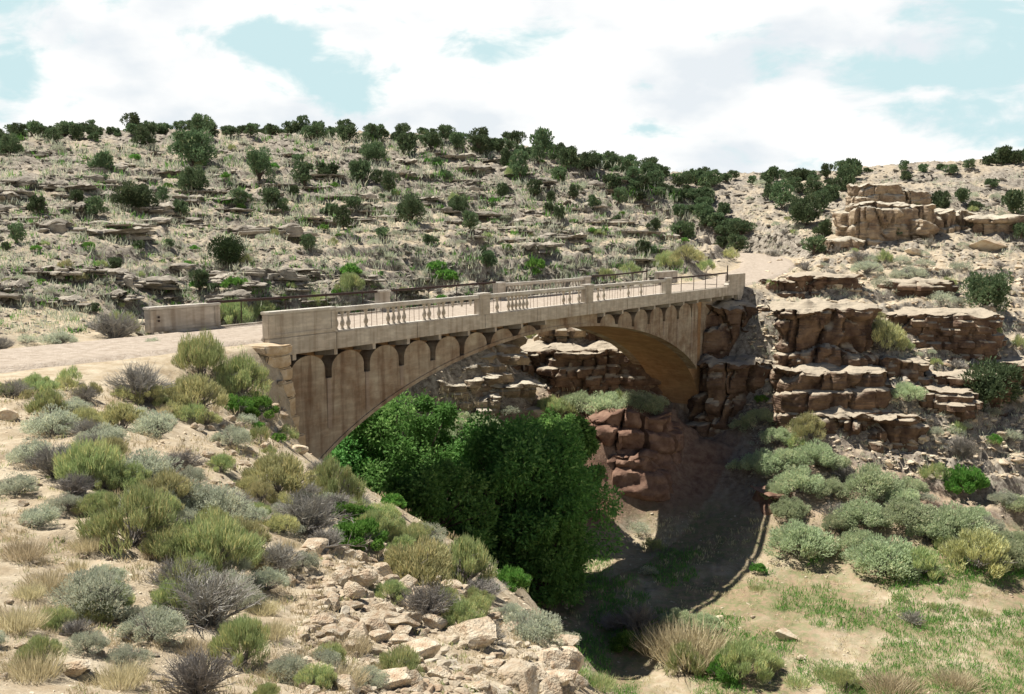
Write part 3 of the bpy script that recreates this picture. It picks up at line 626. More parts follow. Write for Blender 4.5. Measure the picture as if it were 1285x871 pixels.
# ------------------------------------------------------------------ cliffs: blocks of bedded rock
def cliff_mesh(name, lx, ly, h, seed, m, bed=1.0, rough=.35, res=.2, over=.25, joint=1.0):
    nx = max(6, int(lx / res)); ny = max(5, int(ly / res)); nz_ = max(5, int(h / res * 1.3))
    nx, ny, nz_ = min(nx, 70), min(ny, 45), min(nz_, 60)
    V = []; F = []
    def face(o, a, b, na_, nb_):
        base = len(V)
        for i in range(na_ + 1):
            for j in range(nb_ + 1): V.append(o + a * i / na_ + b * j / nb_)
        for i in range(na_):
            for j in range(nb_):
                p = base + i * (nb_ + 1) + j; F.append((p, p + nb_ + 1, p + nb_ + 2, p + 1))
    v = lambda *q: np.array(q, float)
    x0, y0 = -lx / 2, -ly / 2
    face(v(x0, y0, 0), v(lx, 0, 0), v(0, 0, h), nx, nz_); face(v(-x0, y0, 0), v(0, ly, 0), v(0, 0, h), ny, nz_)
    face(v(-x0, -y0, 0), v(-lx, 0, 0), v(0, 0, h), nx, nz_); face(v(x0, -y0, 0), v(0, -ly, 0), v(0, 0, h), ny, nz_)
    face(v(x0, y0, h), v(lx, 0, 0), v(0, ly, 0), nx, ny)
    V = np.array(V); F = np.array(F)
    # rounded corners in plan
    px, py, pz = V.T
    ax = np.abs(px) / (lx / 2); ay = np.abs(py) / (ly / 2); k = np.clip((ax ** 5 + ay ** 5), 1, None) ** .2
    px = px / k; py = py / k
    rr = np.hypot(px, py) + 1e-6; dx, dy = px / rr, py / rr
    wz = pz / bed + .35 * vnoise(px / 3, py / 3, 0, seed + 4)
    kb = np.floor(wz); fz = wz - kb
    off = (hsh(kb.astype(np.int64), 0 * kb.astype(np.int64), 0, seed) - .5) * rough * 2.2 - rough * .5 * (np.clip((np.abs(fz - .5) - .36) / .14, 0, 1)) ** 2
    edge = np.maximum(ax, ay) ** 6
    arc = np.where(ax > ay, py, px) ; jw = 1.1 + bed * .5
    jb = np.floor(arc / jw + .5 * hsh(kb.astype(np.int64), 3 + 0 * kb.astype(np.int64), 1, seed + 2) + .25 * vnoise(pz, arc, 0, seed + 6)).astype(np.int64)
    jf = arc / jw + .5 * hsh(kb.astype(np.int64), 3 + 0 * kb.astype(np.int64), 1, seed + 2) + .25 * vnoise(pz, arc, 0, seed + 6) - jb
    block = (hsh(jb, kb.astype(np.int64), (ax > ay).astype(np.int64), seed + 5) - .6) * rough * 2.0 - rough * .8 * np.exp(-((.5 - np.abs(jf - .5)) / .07) ** 2)
    off = off + block * joint + rough * 1.1 * fbm(px / 1.3, py / 1.3, pz / 1.0, 5, seed)
    cr_ = np.abs(vnoise(px * .55, py * .55, pz * .12, seed + 8)); off = off - rough * 1.6 * np.exp(-(cr_ / .05) ** 2)
    off = off + over * (pz / h - .4)
    px = px + dx * off * edge; py = py + dy * off * edge
    tp = sstep(h * .9, h, pz)
    pz = pz + tp * rough * 1.2 * fbm(px / 1.6, py / 1.6, 0, 5, seed + 3) - tp * edge * rough * .5
    me = npmesh(name, np.stack([px, py, pz], 1), F, m)
    bm = bmesh.new(); bm.from_mesh(me); bmesh.ops.remove_doubles(bm, verts=bm.verts, dist=.004); bmesh.ops.recalc_face_normals(bm, faces=bm.faces); bm.to_mesh(me); bm.free()
    me.polygons.foreach_set('use_smooth', np.ones(len(me.polygons), bool)); me.set_sharp_from_angle(angle=R(38)); return me
def cliff(px, py, Y, lx, ly, h, rot, label, seed, m=None, bed=1.0, rough=.35, name='rock_ledge', cat='rock ledge', group=None, res=.19, over=.12, foot=None, joint=1.0):
    # (px, py, Y): survey point of the middle of its front top edge
    if foot is not None:
        q = hit(px, foot); Y = q[1]; x, y, z = pix(px, py, Y); lx = lx / 1250 * q[3]; h = z - q[2] + h
    else: x, y, z = pix(px, py, Y)
    o = nobj(name, cliff_mesh(name, lx, ly, h, seed, m or M_cliff, bed, rough, res, over, joint)); a = R(rot)
    o.rotation_euler = (0, 0, a); o.location = (x - math.sin(a) * ly / 2, y + math.cos(a) * ly / 2, z - h)
    return tag(o, label, cat, group)
def fcliff(px, top, foot, wpx, ly, rot, label, seed, buried=1.2, **k): return cliff(px, top, 0, wpx, ly, buried, rot, label, seed, foot=foot, **k)
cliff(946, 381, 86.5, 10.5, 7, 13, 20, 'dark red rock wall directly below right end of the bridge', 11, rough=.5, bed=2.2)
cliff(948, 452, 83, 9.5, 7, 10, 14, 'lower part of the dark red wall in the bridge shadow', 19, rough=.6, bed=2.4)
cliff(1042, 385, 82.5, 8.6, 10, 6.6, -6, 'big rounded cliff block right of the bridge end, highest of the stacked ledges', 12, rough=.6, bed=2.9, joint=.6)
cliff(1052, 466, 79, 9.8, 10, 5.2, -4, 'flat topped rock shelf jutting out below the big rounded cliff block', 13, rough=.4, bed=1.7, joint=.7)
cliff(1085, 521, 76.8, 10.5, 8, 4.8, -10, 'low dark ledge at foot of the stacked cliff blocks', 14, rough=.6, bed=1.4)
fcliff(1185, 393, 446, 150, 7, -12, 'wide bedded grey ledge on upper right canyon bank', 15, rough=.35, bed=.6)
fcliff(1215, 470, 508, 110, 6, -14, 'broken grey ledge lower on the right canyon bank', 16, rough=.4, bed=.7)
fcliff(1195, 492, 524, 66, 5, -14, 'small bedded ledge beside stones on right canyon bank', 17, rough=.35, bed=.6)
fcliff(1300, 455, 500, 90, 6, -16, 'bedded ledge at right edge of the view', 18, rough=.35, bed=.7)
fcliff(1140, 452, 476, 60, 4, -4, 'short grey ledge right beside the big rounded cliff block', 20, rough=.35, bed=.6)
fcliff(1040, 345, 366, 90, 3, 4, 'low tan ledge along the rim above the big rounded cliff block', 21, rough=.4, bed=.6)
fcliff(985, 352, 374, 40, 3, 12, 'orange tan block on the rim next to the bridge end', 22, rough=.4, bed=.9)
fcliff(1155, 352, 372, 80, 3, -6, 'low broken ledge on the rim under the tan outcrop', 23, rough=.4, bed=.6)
# outcrop above the road
G_ = 'tan sandstone blocks of the outcrop above the road'
for i, (px, py, Y, lx, ly, h, rot, lb) in enumerate([
    (1113, 254, 117, 7.4, 6, 6.4, 4, 'left block of the tan outcrop above the road, with pale smooth front'),
    (1152, 258, 117, 4.6, 6, 6.0, -8, 'middle block of the tan outcrop with orange stained overhang'),
    (1180, 262, 119, 4.0, 5, 5.6, -20, 'deeply shaded narrow block of the tan outcrop'),
    (1212, 266, 121, 6.2, 5, 4.2, 10, 'low block of the outcrop right of its dark cleft'),
    (1253, 270, 119, 6.0, 5, 4.6, -5, 'rightmost rounded block of the tan outcrop'),
    (1108, 231, 124, 6.0, 5, 3.0, 0, 'flat block capping the left end of the outcrop'),
    (1150, 240, 126, 5, 4, 2.6, 10, 'upper block set back behind the middle of the outcrop'),
    (1068, 300, 115, 5.0, 5, 3.2, 8, 'low yellowish toe of the outcrop beside the road')]):
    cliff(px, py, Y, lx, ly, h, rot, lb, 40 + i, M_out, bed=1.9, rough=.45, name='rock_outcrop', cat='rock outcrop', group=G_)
# ledges of the far wall seen under the arch
G_ = 'bedded ledges seen through the arch'
for i, (px, top, foot, w, ly, rot, lb) in enumerate([
    (765, 437, 492, 150, 6, 8, 'dark fronted ledge seen through the arch, above the shrub strip'), (665, 436, 476, 110, 6, 14, 'pale crusted ledge seen through the middle of the arch'),
    (590, 458, 480, 110, 5, 20, 'low pale ledge seen just above the leafy trees'), (555, 482, 500, 90, 4, 22, 'thin leftmost ledge beside the left haunch of the arch'),
    (705, 406, 440, 64, 4, 0, 'fluted upright rock just under the crown of the arch'), (775, 408, 436, 70, 5, 10, 'shadowed hollow rock under the right haunch of the arch'),
    (835, 470, 506, 60, 5, 0, 'tan boulder ledge at right springing of the arch'), (640, 482, 505, 90, 5, 16, 'lowest pale ledge behind the leafy tree tops'),
    (620, 420, 440, 90, 4, 14, 'upper pale ledge left of the fluted rock under the arch'), (600, 500, 522, 80, 4, 18, 'half hidden pale ledge between the leafy trees')]):
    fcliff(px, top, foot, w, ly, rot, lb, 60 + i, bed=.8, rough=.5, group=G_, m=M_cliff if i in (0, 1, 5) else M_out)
M_red = mat('red_earth', (.32, .20, .14), (.15, .08, .055), 1.3, bump=1.0, bscale=3)
fcliff(795, 521, 572, 120, 6, 6, 'red earth bank with caves seen through the arch', 80, m=M_red, bed=1.6, rough=.7, name='earth_bank', cat='earth bank', over=.1, joint=.15)
fcliff(785, 574, 612, 110, 5, 0, 'lower red earth bank at foot of the caves', 81, m=M_red, bed=2.2, rough=.7, name='earth_bank', cat='earth bank', over=-.9, joint=.1)
fcliff(985, 620, 645, 50, 3.5, 20, 'red earth mound between saltbushes at edge of the bridge shadow', 82, m=M_red, bed=3, rough=.4, name='earth_bank', cat='earth bank', over=-1.3, joint=0)
# thin broken ledges on the far hillside
LM = [cliff_mesh('hill_ledge', 4.2, 2.4, 1.3, 200 + i, M_grey, .42, .75, .14, .2) for i in range(8)]
G_ = 'thin grey ledges across the far hillside'
for row in ((0, 262), (0, 248), (0, 235), (0, 276), (0, 290), (0, 345), (0, 362), (0, 378), (0, 220), (0, 206), (0, 194)):
    for px in np.arange(-30, 860, 30):
        pxx = px + rng.uniform(-14, 14); py = row[1] + rng.uniform(-4, 4) + (3 if row[1] < 300 else -6) * math.sin(px / 130) + (0 if row[1] > 300 else max(0, px - 500) * .12)
        if rng.random() < .42: continue
        if row[1] >= 350 and px > 640: continue
        q = hit(pxx, py)
        if q is None or q[1] < 44: continue
        o = bpy.data.objects.new('hill_ledge', LM[int(rng.integers(8))]); link(o); s = rng.uniform(.55, 1.1) * (.75 if row[1] > 300 else 1)
        o.location = (q[0], q[1] + .6, q[2] - .42 * s); o.rotation_euler = (rng.uniform(-.06, .06), rng.uniform(-.05, .05), rng.uniform(-.35, .35) + .1); o.scale = (s * rng.uniform(.5, 1.3), s, s * rng.uniform(.4, .8))
        tag(o, 'thin grey ledge of broken rock lying along the far hillside', 'rock ledge', G_)

# ------------------------------------------------------------------ boulders and stones
def place_rock(px, py, wpx, label, group=None, me=None, m=None, sq=1.0, name='boulder', cat='boulder'):
    q = hit(px, py)
    if q is None: return
    s = wpx / 2 / 1250 * q[3]
    o = bpy.data.objects.new(name, me or BOULD[int(rng.integers(12))]); link(o)
    o.location = (q[0], q[1], q[2] - .1 * s); o.rotation_euler = (rng.uniform(-.2, .2), rng.uniform(-.2, .2), rng.uniform(0, 6.28)); o.scale = (s, s, s * sq)
    tag(o, label, cat, group); return o
for q in [(137, 684, 42, 'large rounded grey tan boulder just above the big grey brush'), (78, 772, 34, 'pale flat stone at lower left beside dry grass'), (158, 795, 38, 'white faced boulder below the low sagebrush at lower left'),
          (92, 845, 60, 'low pale slab sunk in dry grass near lower left corner'), (258, 572, 24, 'small pale rounded boulder above the grey brush left of the bridge'), (312, 682, 40, 'pale boulder right of the yellow green bush'),
          (330, 700, 34, 'cream boulder beside dry twigs in middle of near slope'), (332, 535, 26, 'squarish boulder by the bright green clump left of the buttress'), (372, 566, 34, 'blocky tan boulder at foot of the stone buttress'),
          (360, 730, 26, 'small cream stone on bare dirt of near slope'), (453, 745, 22, 'cream stone beside brown grass tuft'), (582, 746, 18, 'lone cream stone between green shrubs near the slope edge'),
          (523, 824, 62, 'broad flat cream slab lying across the rubble'), (590, 806, 70, 'large grey topped boulder in the rubble pile'), (555, 850, 46, 'orange faced boulder low in the rubble pile'),
          (585, 845, 44, 'square brown shadowed boulder low in the rubble pile'), (623, 838, 36, 'upright tan boulder at bottom of the rubble'), (692, 838, 62, 'rounded cream boulder at right end of the rubble'),
          (660, 862, 74, 'long white slab at bottom edge beside the right end boulder'), (640, 790, 30, 'tan block at top of the rubble near grey sagebrush'), (490, 860, 60, 'buff boulder at bottom edge left of the orange one'),
          (440, 790, 40, 'tan block high in the rubble near grass'), (475, 770, 34, 'angular cream stone at top of rubble pile'), (405, 760, 26, 'loose cream stone left of the rubble pile'),
          (988, 800, 38, 'lone pale boulder on the green canyon floor'), (1004, 826, 17, 'small flat stone in front of the lone canyon floor boulder'), (905, 777, 16, 'small stone at edge of the bridge shadow'), (944, 775, 9, 'tiny pale stone near end of the bridge shadow'),
          (1147, 319, 22, 'white block fallen in front of the outcrop'), (1240, 315, 40, 'tan boulder on rubble right of the outcrop'), (15, 525, 34, 'pale boulder at left edge below the road'), (240, 330, 14, 'small grey boulder on bench left of the round bush')]:
    place_rock(*q[:4], sq=.8)
G_ = 'angular limestone blocks of the rubble pile on the near slope'
cnt = 0
while cnt < 210:
    px = rng.uniform(375, 720); lo = 640 + max(0, (px - 400)) * .48
    py = rng.uniform(max(lo, 690), 871)
    if py < lo + 15 or px < 375 + (871 - py) * .1: continue
    if fbm(px / 70, py / 70, 0, 2, 5) < -.25: continue
    w = rng.choice([14, 20, 27, 36, 48], p=[.2, .3, .27, .16, .07]); place_rock(px, py, w, 'angular cream limestone block in the rubble pile on near slope', G_, sq=rng.uniform(.7, 1.2), name='limestone_block', cat='stone block'); cnt += 1
G_ = 'loose stones on the near slope'
for i in range(75):
    px = rng.uniform(0, 400); py = rng.uniform(500, 871)
    place_rock(px, py, rng.choice([7, 10, 14, 20]), 'loose cream stone half sunk in dirt and dry grass of near slope', G_, sq=.8, name='stone', cat='stone')
G_ = 'broken stones between road edge and buttress'
for i in range(75):
    place_rock(rng.uniform(225, 372), rng.uniform(480, 620), rng.choice([6, 9, 13, 18]), 'broken tan stone on steep bank beside the stone buttress', G_, name='stone', cat='stone')
G_ = 'fallen blocks on the right canyon bank'
for i in range(130):
    px = rng.uniform(960, 1285); py = rng.uniform(325, 590)
    if px < 1130 and py > 370 and not (px > 1115 and py > 500): py = rng.uniform(325, 372)
    w = rng.choice([5, 8, 11, 17, 24], p=[.3, .3, .2, .14, .06]); place_rock(px, py, w, 'fallen tan block on the right canyon bank', G_, sq=.9)
for i in range(60):
    place_rock(rng.uniform(1105, 1190) + rng.uniform(-10, 10), rng.uniform(470, 590), rng.choice([5, 7, 10]), 'fallen tan block on the right canyon bank', G_, sq=.9)
def scatter_rub(name, n, pxr, pyr, wr, m, label, seed, cond=None, flat=(.35, .8)):
    g = np.random.default_rng(seed); pts = []; sz = []
    px = g.uniform(*pxr, n); py = g.uniform(*pyr, n)
    for a, b in zip(px, py):
        if cond and not cond(a, b): continue
        q = hit(a, b)
        if q is None or q[3] > 230: continue
        ds, _ = road_info(*[np.array([t]) for t in xy2uv(q[0], q[1])])
        if ds[0] < 3.0: continue
        pts.append(q[:3]); sz.append(wr[0] * (wr[1] / wr[0]) ** (g.random() ** 1.8) / 2 / 1250 * q[3])
    rubble(name, pts, sz, m, label, 'rubble', flat, seed)
scatter_rub('hillside_rubble', 15000, (-20, 1300), (170, 420), (2.4, 13), M_grey, 'countless small grey stones strewn over the far hillside', 5, lambda a, b: (b < 425 if a < 860 else b < 330) and fbm(a / 40, b / 12, 0, 3, 8) > -.4, (.35, .7))
scatter_rub('bank_rubble', 4200, (940, 1300), (320, 600), (2, 13), M_rock, 'small broken stones covering the right canyon bank', 6)
scatter_rub('slope_gravel', 6000, (-10, 725), (480, 880), (1.2, 8), M_rock, 'small stones and gravel over the near slope', 7)
scatter_rub('rubble_fill', 2600, (370, 725), (660, 880), (5, 30), M_rock, 'small broken stones between the blocks of the rubble pile', 9, lambda a, b: b > 655 + max(0, a - 400) * .48)
scatter_rub('brink_stones', 900, (380, 720), (590, 860), (3, 16), M_rock, 'stones along the brink of the near slope', 12, lambda a, b: abs(b - (590 + (a - 395) * .72)) < 26)
scatter_rub('wash_stones', 1400, (740, 1300), (640, 880), (1.5, 6), M_rock, 'small stones on the canyon floor', 13)
scatter_rub('arch_rubble', 500, (520, 850), (400, 500), (2, 8), M_rock, 'small stones on the ledges seen through the arch', 10)
# ------------------------------------------------------------------ vegetation kit
def kites(Pc, Dr, Ln, Wd, g):               # leaf-shaped quads: base, side, tip, side
    n = len(Pc); Dr = Dr / np.linalg.norm(Dr, axis=1)[:, None]; q = g.normal(size=(n, 3)); S = np.cross(Dr, q); S /= np.linalg.norm(S, axis=1)[:, None] + 1e-9
    Ln = np.broadcast_to(Ln, n)[:, None]; Wd = np.broadcast_to(Wd, n)[:, None]
    bow = np.cross(Dr, S) * Ln * .08
    V = np.stack([Pc, Pc + Dr * Ln * .5 + S * Wd * .5 + bow, Pc + Dr * Ln, Pc + Dr * Ln * .5 - S * Wd * .5 + bow], 1).reshape(-1, 3)
    return V, np.arange(n * 4).reshape(-1, 4)
def sticks(A_, B_, r0, r1):                 # three sided twigs
    n = len(A_); D = B_ - A_; D /= np.linalg.norm(D, axis=1)[:, None] + 1e-9; q = np.tile([.31, .52, .79], (n, 1)); S = np.cross(D, q); S /= np.linalg.norm(S, axis=1)[:, None] + 1e-9; T = np.cross(D, S)
    r0 = np.broadcast_to(r0, n)[:, None]; r1 = np.broadcast_to(r1, n)[:, None]; V = []
    for k in range(3):
        c, s_ = math.cos(2.094 * k), math.sin(2.094 * k); o = S * c + T * s_; V += [A_ + o * r0, B_ + o * r1]
    V = np.stack(V, 1).reshape(-1, 3); b = np.arange(n)[:, None] * 6
    F = np.concatenate([b + np.array([[2 * k, (2 * k + 2) % 6, (2 * k + 3) % 6, 2 * k + 1]]) for k in range(3)]); return V, F
def stick_net(g, n, h, r, spread=1.0, sub=6, th=.02):
    A_ = []; B_ = []; R0 = []; R1 = []
    for i in range(n):
        a = g.uniform(0, 6.283); e = g.uniform(.25, 1.0) * spread; p = np.array([g.normal() * .06, g.normal() * .06, 0.0]); end = np.array([math.cos(a) * r * e, math.sin(a) * r * e, h * (1.05 - .55 * e ** 2) * g.uniform(.7, 1)])
        mid = p * .5 + end * .5 + np.array([0, 0, h * .05]) + g.normal(size=3) * .07 * r
        for s_, e_, t0, t1 in ((p, mid, th, th * .7), (mid, end, th * .7, th * .35)): A_.append(s_); B_.append(e_); R0.append(t0); R1.append(t1)
        for k in range(sub):
            t = g.uniform(.3, 1); b = (mid * (1 - (t - .5) * 2) + end * ((t - .5) * 2)) if t > .5 else (p * (1 - 2 * t) + mid * 2 * t)
            d = (end - p) / np.linalg.norm(end - p) + g.normal(size=3) * .6; d[2] = abs(d[2]) * .8 + .1; d /= np.linalg.norm(d); L_ = g.uniform(.12, .38) * r
            A_.append(b); B_.append(b + d * L_); R0.append(th * .35); R1.append(th * .16)
    return sticks(np.array(A_), np.array(B_), np.array(R0), np.array(R1))
def dome(g, n, h, r, lump):                 # points in clumps over a lumpy dome; also outward directions
    k = max(6, int(lump)); a = g.uniform(0, 6.283, k); e = np.sqrt(g.uniform(0, 1, k)); cz = h * np.sqrt(np.clip(1 - e ** 2 * .85, 0, 1)) * g.uniform(.55, .95, k)
    c = np.stack([np.cos(a) * e * r * .85, np.sin(a) * e * r * .85, cz], 1); cr = g.uniform(.16, .34, k) * r
    i = g.integers(0, k, n); q = g.normal(size=(n, 3)); q /= np.linalg.norm(q, axis=1)[:, None]; rr = g.uniform(.35, 1, n) ** .5
    Pq = c[i] + q * (cr[i] * rr)[:, None] * np.array([1, 1, .9]); out = q * .7 + c[i] / np.linalg.norm(c[i], axis=1)[:, None]
    tone = np.clip(.5 + .22 * g.normal(size=n) + (g.uniform(0, 1, k)[i] - .5) * .45, 0, 1)
    keep = Pq[:, 2] > .02; return Pq[keep], out[keep], tone[keep]
KINDS = {   # leaves, height, clumps, leaf length, leaf width, upward pull, twigs
    'rabbit': (5200, 1.15, 30, .26, .020, 1.3, 26), 'yellow': (5200, 1.05, 30, .20, .024, .9, 24), 'sage': (6500, .95, 34, .085, .026, .3, 34), 'salt': (7500, .95, 42, .11, .035, .5, 26),
    'lush': (4200, 1.0, 24, .17, .055, .5, 18)}
PROTO = {}
def stems_mesh(seed, n, h, th): 
    V, F = stick_net(np.random.default_rng(seed), n, h, .9, 1, 7, th); return npmesh('stems', V, F, M_twig)
def shrub_proto(kind, lod, seed):
    nl, h, lump, ll, lw, up, tw = KINDS[kind]; g = np.random.default_rng(seed)
    f = 1.0 if lod == 0 else .22; sc = 1 if lod == 0 else 1.9
    Pq, out, tone = dome(g, int(nl * f), h, 1, lump); D = out * (1 - min(up, 1) * .5) + g.normal(size=out.shape) * .35; D[:, 2] += up
    ls = ll * g.uniform(.6, 1.25, len(Pq)) * (sc if lod == 0 else 1.35); V, F = kites(Pq - D / np.linalg.norm(D, axis=1)[:, None] * ls[:, None] * .5, D, ls, lw * sc, g)
    return npmesh('foliage', V, F, M_leaf[kind], np.repeat(tone, 4)), stems_mesh(seed + 1, tw if lod == 0 else 8, h * .85, .022)
def grass_mesh(kind, n, h, seed, r=.5, w=.02):
    g = np.random.default_rng(seed); a = g.uniform(0, 6.283, n); e = g.uniform(0, 1, n) ** .7 * r; B = np.stack([np.cos(a) * e, np.sin(a) * e, np.zeros(n)], 1)
    D = np.stack([np.cos(a) * e * .9, np.sin(a) * e * .9, np.full(n, 1.0)], 1) + g.normal(size=(n, 3)) * .22; V, F = kites(B, D, h * g.uniform(.5, 1.1, n), w, g)
    return npmesh('foliage', V, F, M_leaf[kind], np.repeat(g.uniform(0, 1, n), 4))
for kd in KINDS:
    for lod in (0, 1): PROTO[kd, lod] = [shrub_proto(kd, lod, 100 + 10 * i + lod + len(kd) * 77) for i in range(3 if lod == 0 else 2)]
def dead_mesh(seed, lod):
    g = np.random.default_rng(seed); V, F = stick_net(g, 95 if lod == 0 else 40, .95, 1, 1, 16, .018 if lod == 0 else .03); return npmesh('twigs', V, F, M_leaf['dead'], g.uniform(0, 1, len(V)))
PROTO['dead', 0] = [(dead_mesh(i, 0), stems_mesh(i + 70, 16, .8, .03)) for i in range(3)]; PROTO['dead', 1] = [(dead_mesh(i + 9, 1), stems_mesh(i + 50, 8, .8, .03)) for i in range(2)]
for kd, hh in (('dry', .9), ('tuft', .7)):
    for lod in (0, 1): PROTO[kd, lod] = [(grass_mesh('dry' if kd == 'dry' else 'rabbit', 900 if lod == 0 else 260, hh, 33 + i, .75, .02 if lod == 0 else .04), None) for i in range(2)]
NAMES = {'rabbit': ('rabbitbrush', 'bright green upright shrub', 'shrub'), 'yellow': ('yellow_shrub', 'yellow green shrub', 'shrub'), 'sage': ('sagebrush', 'grey green sagebrush', 'shrub'),
         'salt': ('saltbush', 'rounded pale green bush', 'bush'), 'lush': ('leafy_shrub', 'deep green leafy shrub', 'shrub'), 'dead': ('dead_brush', 'grey leafless brush', 'brush'),
         'dry': ('dry_grass_clump', 'straw coloured grass clump', 'grass clump'), 'tuft': ('green_grass_clump', 'green grass clump', 'grass clump'), 'juniper': ('juniper_tree', 'dark green juniper', 'tree')}
def juniper_proto(seed, lod, shape):
    g = np.random.default_rng(seed); k = 30 if lod == 0 else 17; n = 6500 if lod == 0 else 1500
    hh = {'wide': 1.25, 'tall': 1.9, 'round': 1.5}[shape]
    a = g.uniform(0, 6.283, k); e = np.sqrt(g.uniform(0, 1, k)) * .68; z = hh * g.uniform(.22, .84, k); e = e * (1.1 - .6 * np.abs(z / hh - .4)); cr = g.uniform(.10, .30, k)
    if shape == 'round': e = np.sqrt(g.uniform(0, 1, k)) * .5; cr = g.uniform(.42, .55, k); z = hh * g.uniform(.32, .68, k)
    c = np.stack([np.cos(a) * e, np.sin(a) * e, z], 1)
    i = g.integers(0, k, n); q = g.normal(size=(n, 3)); q /= np.linalg.norm(q, axis=1)[:, None]; rr = g.uniform(.45, 1.0, n) ** .4 * (1 + .18 * g.normal(size=n) * (shape != 'round'))
    Pq = c[i] + q * (cr[i] * rr)[:, None]; D = q + g.normal(size=(n, 3)) * .4; D[:, 2] += .7; keep = Pq[:, 2] > .06
    ll = (.10 if lod == 0 else .2) * g.uniform(.6, 1.3, n); V, F = kites(Pq[keep], D[keep], ll[keep], .05 if lod == 0 else .11, g)
    tone = np.clip(.45 + .2 * g.normal(size=n) + (g.uniform(0, 1, k)[i] - .5) * .3, 0, 1)[keep]
    A_ = [np.zeros(3)]; B_ = [np.array([.02, .03, hh * .4])]; R0 = [.09]; R1 = [.06]
    for j in range(k): A_.append(np.array([.01, .01, hh * g.uniform(.08, .35)])); B_.append(c[j]); R0.append(.045); R1.append(.012)
    T, TF = sticks(np.array(A_), np.array(B_), np.array(R0), np.array(R1))
    return npmesh('crown', V, F, M_leaf['juniper'], np.repeat(tone, 4)), npmesh('trunk', T, TF, M_bark)
PROTO['juniper', 0] = [juniper_proto(5 + i, 0, s_) for i, s_ in enumerate(('wide', 'tall', 'wide', 'wide'))]; PROTO['juniper', 1] = [juniper_proto(25 + i, 1, s_) for i, s_ in enumerate(('wide', 'tall', 'wide', 'wide', 'tall'))]
PROTO['round', 0] = [juniper_proto(77, 0, 'round')]
M_leaf['deep'] = leafmat('deep_juniper_green', (.055, .085, .035), (.09, .12, .05), trans=.1)
PROTO['round', 0][0][0].materials[0] = M_leaf['deep']
LMK = [(285, 311, 'the dense round juniper'), (220, 400, 'the far concrete end block'), (362, 500, 'the stone buttress'), (170, 447, 'the gravel road'), (930, 350, 'the right end of the bridge'), (1140, 285, 'the tan outcrop'),
       (1040, 420, 'the big rounded cliff block'), (1050, 490, 'the flat topped rock shelf'), (988, 800, 'the lone canyon floor boulder'), (263, 744, 'the largest grey brush'), (560, 810, 'the rubble pile'), (690, 640, 'the leafy trees'),
       (137, 684, 'the rounded slope boulder'), (172, 241, 'the broad lone juniper on the hillside'), (575, 250, 'the tall dark juniper in mid hillside'), (985, 610, 'the red earth mound'), (1245, 475, 'the big juniper on the right bank'), (850, 245, 'the tree filled swale'),
       (790, 560, 'the red earth bank'), (960, 300, 'the bare sandy slope'), (870, 720, 'the black bridge shadow'), (1250, 700, 'the right edge of the floor'), (20, 640, 'the left edge of the view'), (395, 700, 'the fallen grey branches'), (450, 365, 'the far iron railing')]
def where(px, py):
    d = [((px - a) ** 2 + (py - b) ** 2, a, b, t) for a, b, t in LMK]; d = [q for q in d if q[0] > 300] or d; _, a, b, t = min(d); dx, dy = px - a, py - b; r = math.hypot(dx, dy)
    w = ('left of' if dx < 0 else 'right of') if abs(dx) > 1.6 * abs(dy) else ('above' if dy < 0 else 'below') if abs(dy) > 1.6 * abs(dx) else ('up and left of' if dx < 0 and dy < 0 else 'up and right of' if dy < 0 else 'down and left of' if dx < 0 else 'down and right of')
    return ('close ' if r < 45 else '') + w + ' ' + t
def size_word(w): return 'tiny' if w < 16 else 'small' if w < 26 else 'medium' if w < 42 else 'large' if w < 68 else 'very large'
LAB = {}
def veg(kind, px, py, w, label=None, group=None, hs=1.0, at=None, parts=None):
    q = at or hit(px, py)
    if q is None: return None
    lod = 0 if w > 38 else 1; key = 'juniper' if kind == 'round' else kind
    ms = PROTO[kind, 0 if kind == 'round' else lod]; fo, st = ms[int(rng.integers(len(ms)))]; nm, desc, cat = NAMES[key]; s = w / 2 / 1250 * q[3]
    if label is None: label = size_word(w) + ' ' + desc + ' ' + where(px, py)
    pn = ('crown', 'trunk') if key == 'juniper' else ('twigs', 'stems') if key == 'dead' else ('foliage', 'stems')
    loc = (q[0], q[1], q[2] - .04 * s); rz = rng.uniform(0, 6.28); sc = (s * rng.uniform(.9, 1.1), s * rng.uniform(.9, 1.1), s * hs * rng.uniform(.88, 1.12))
    if st is not None and (w > 20 or parts):
        o = empty(nm, loc, rz); o.scale = sc; nobj(pn[0], fo, o); nobj(pn[1], st, o)
    else:
        o = nobj(nm, fo); o.location = loc; o.rotation_euler = (0, 0, rz); o.scale = sc
    tag(o, label, cat, group); LAB.setdefault(label, []).append(o); return o

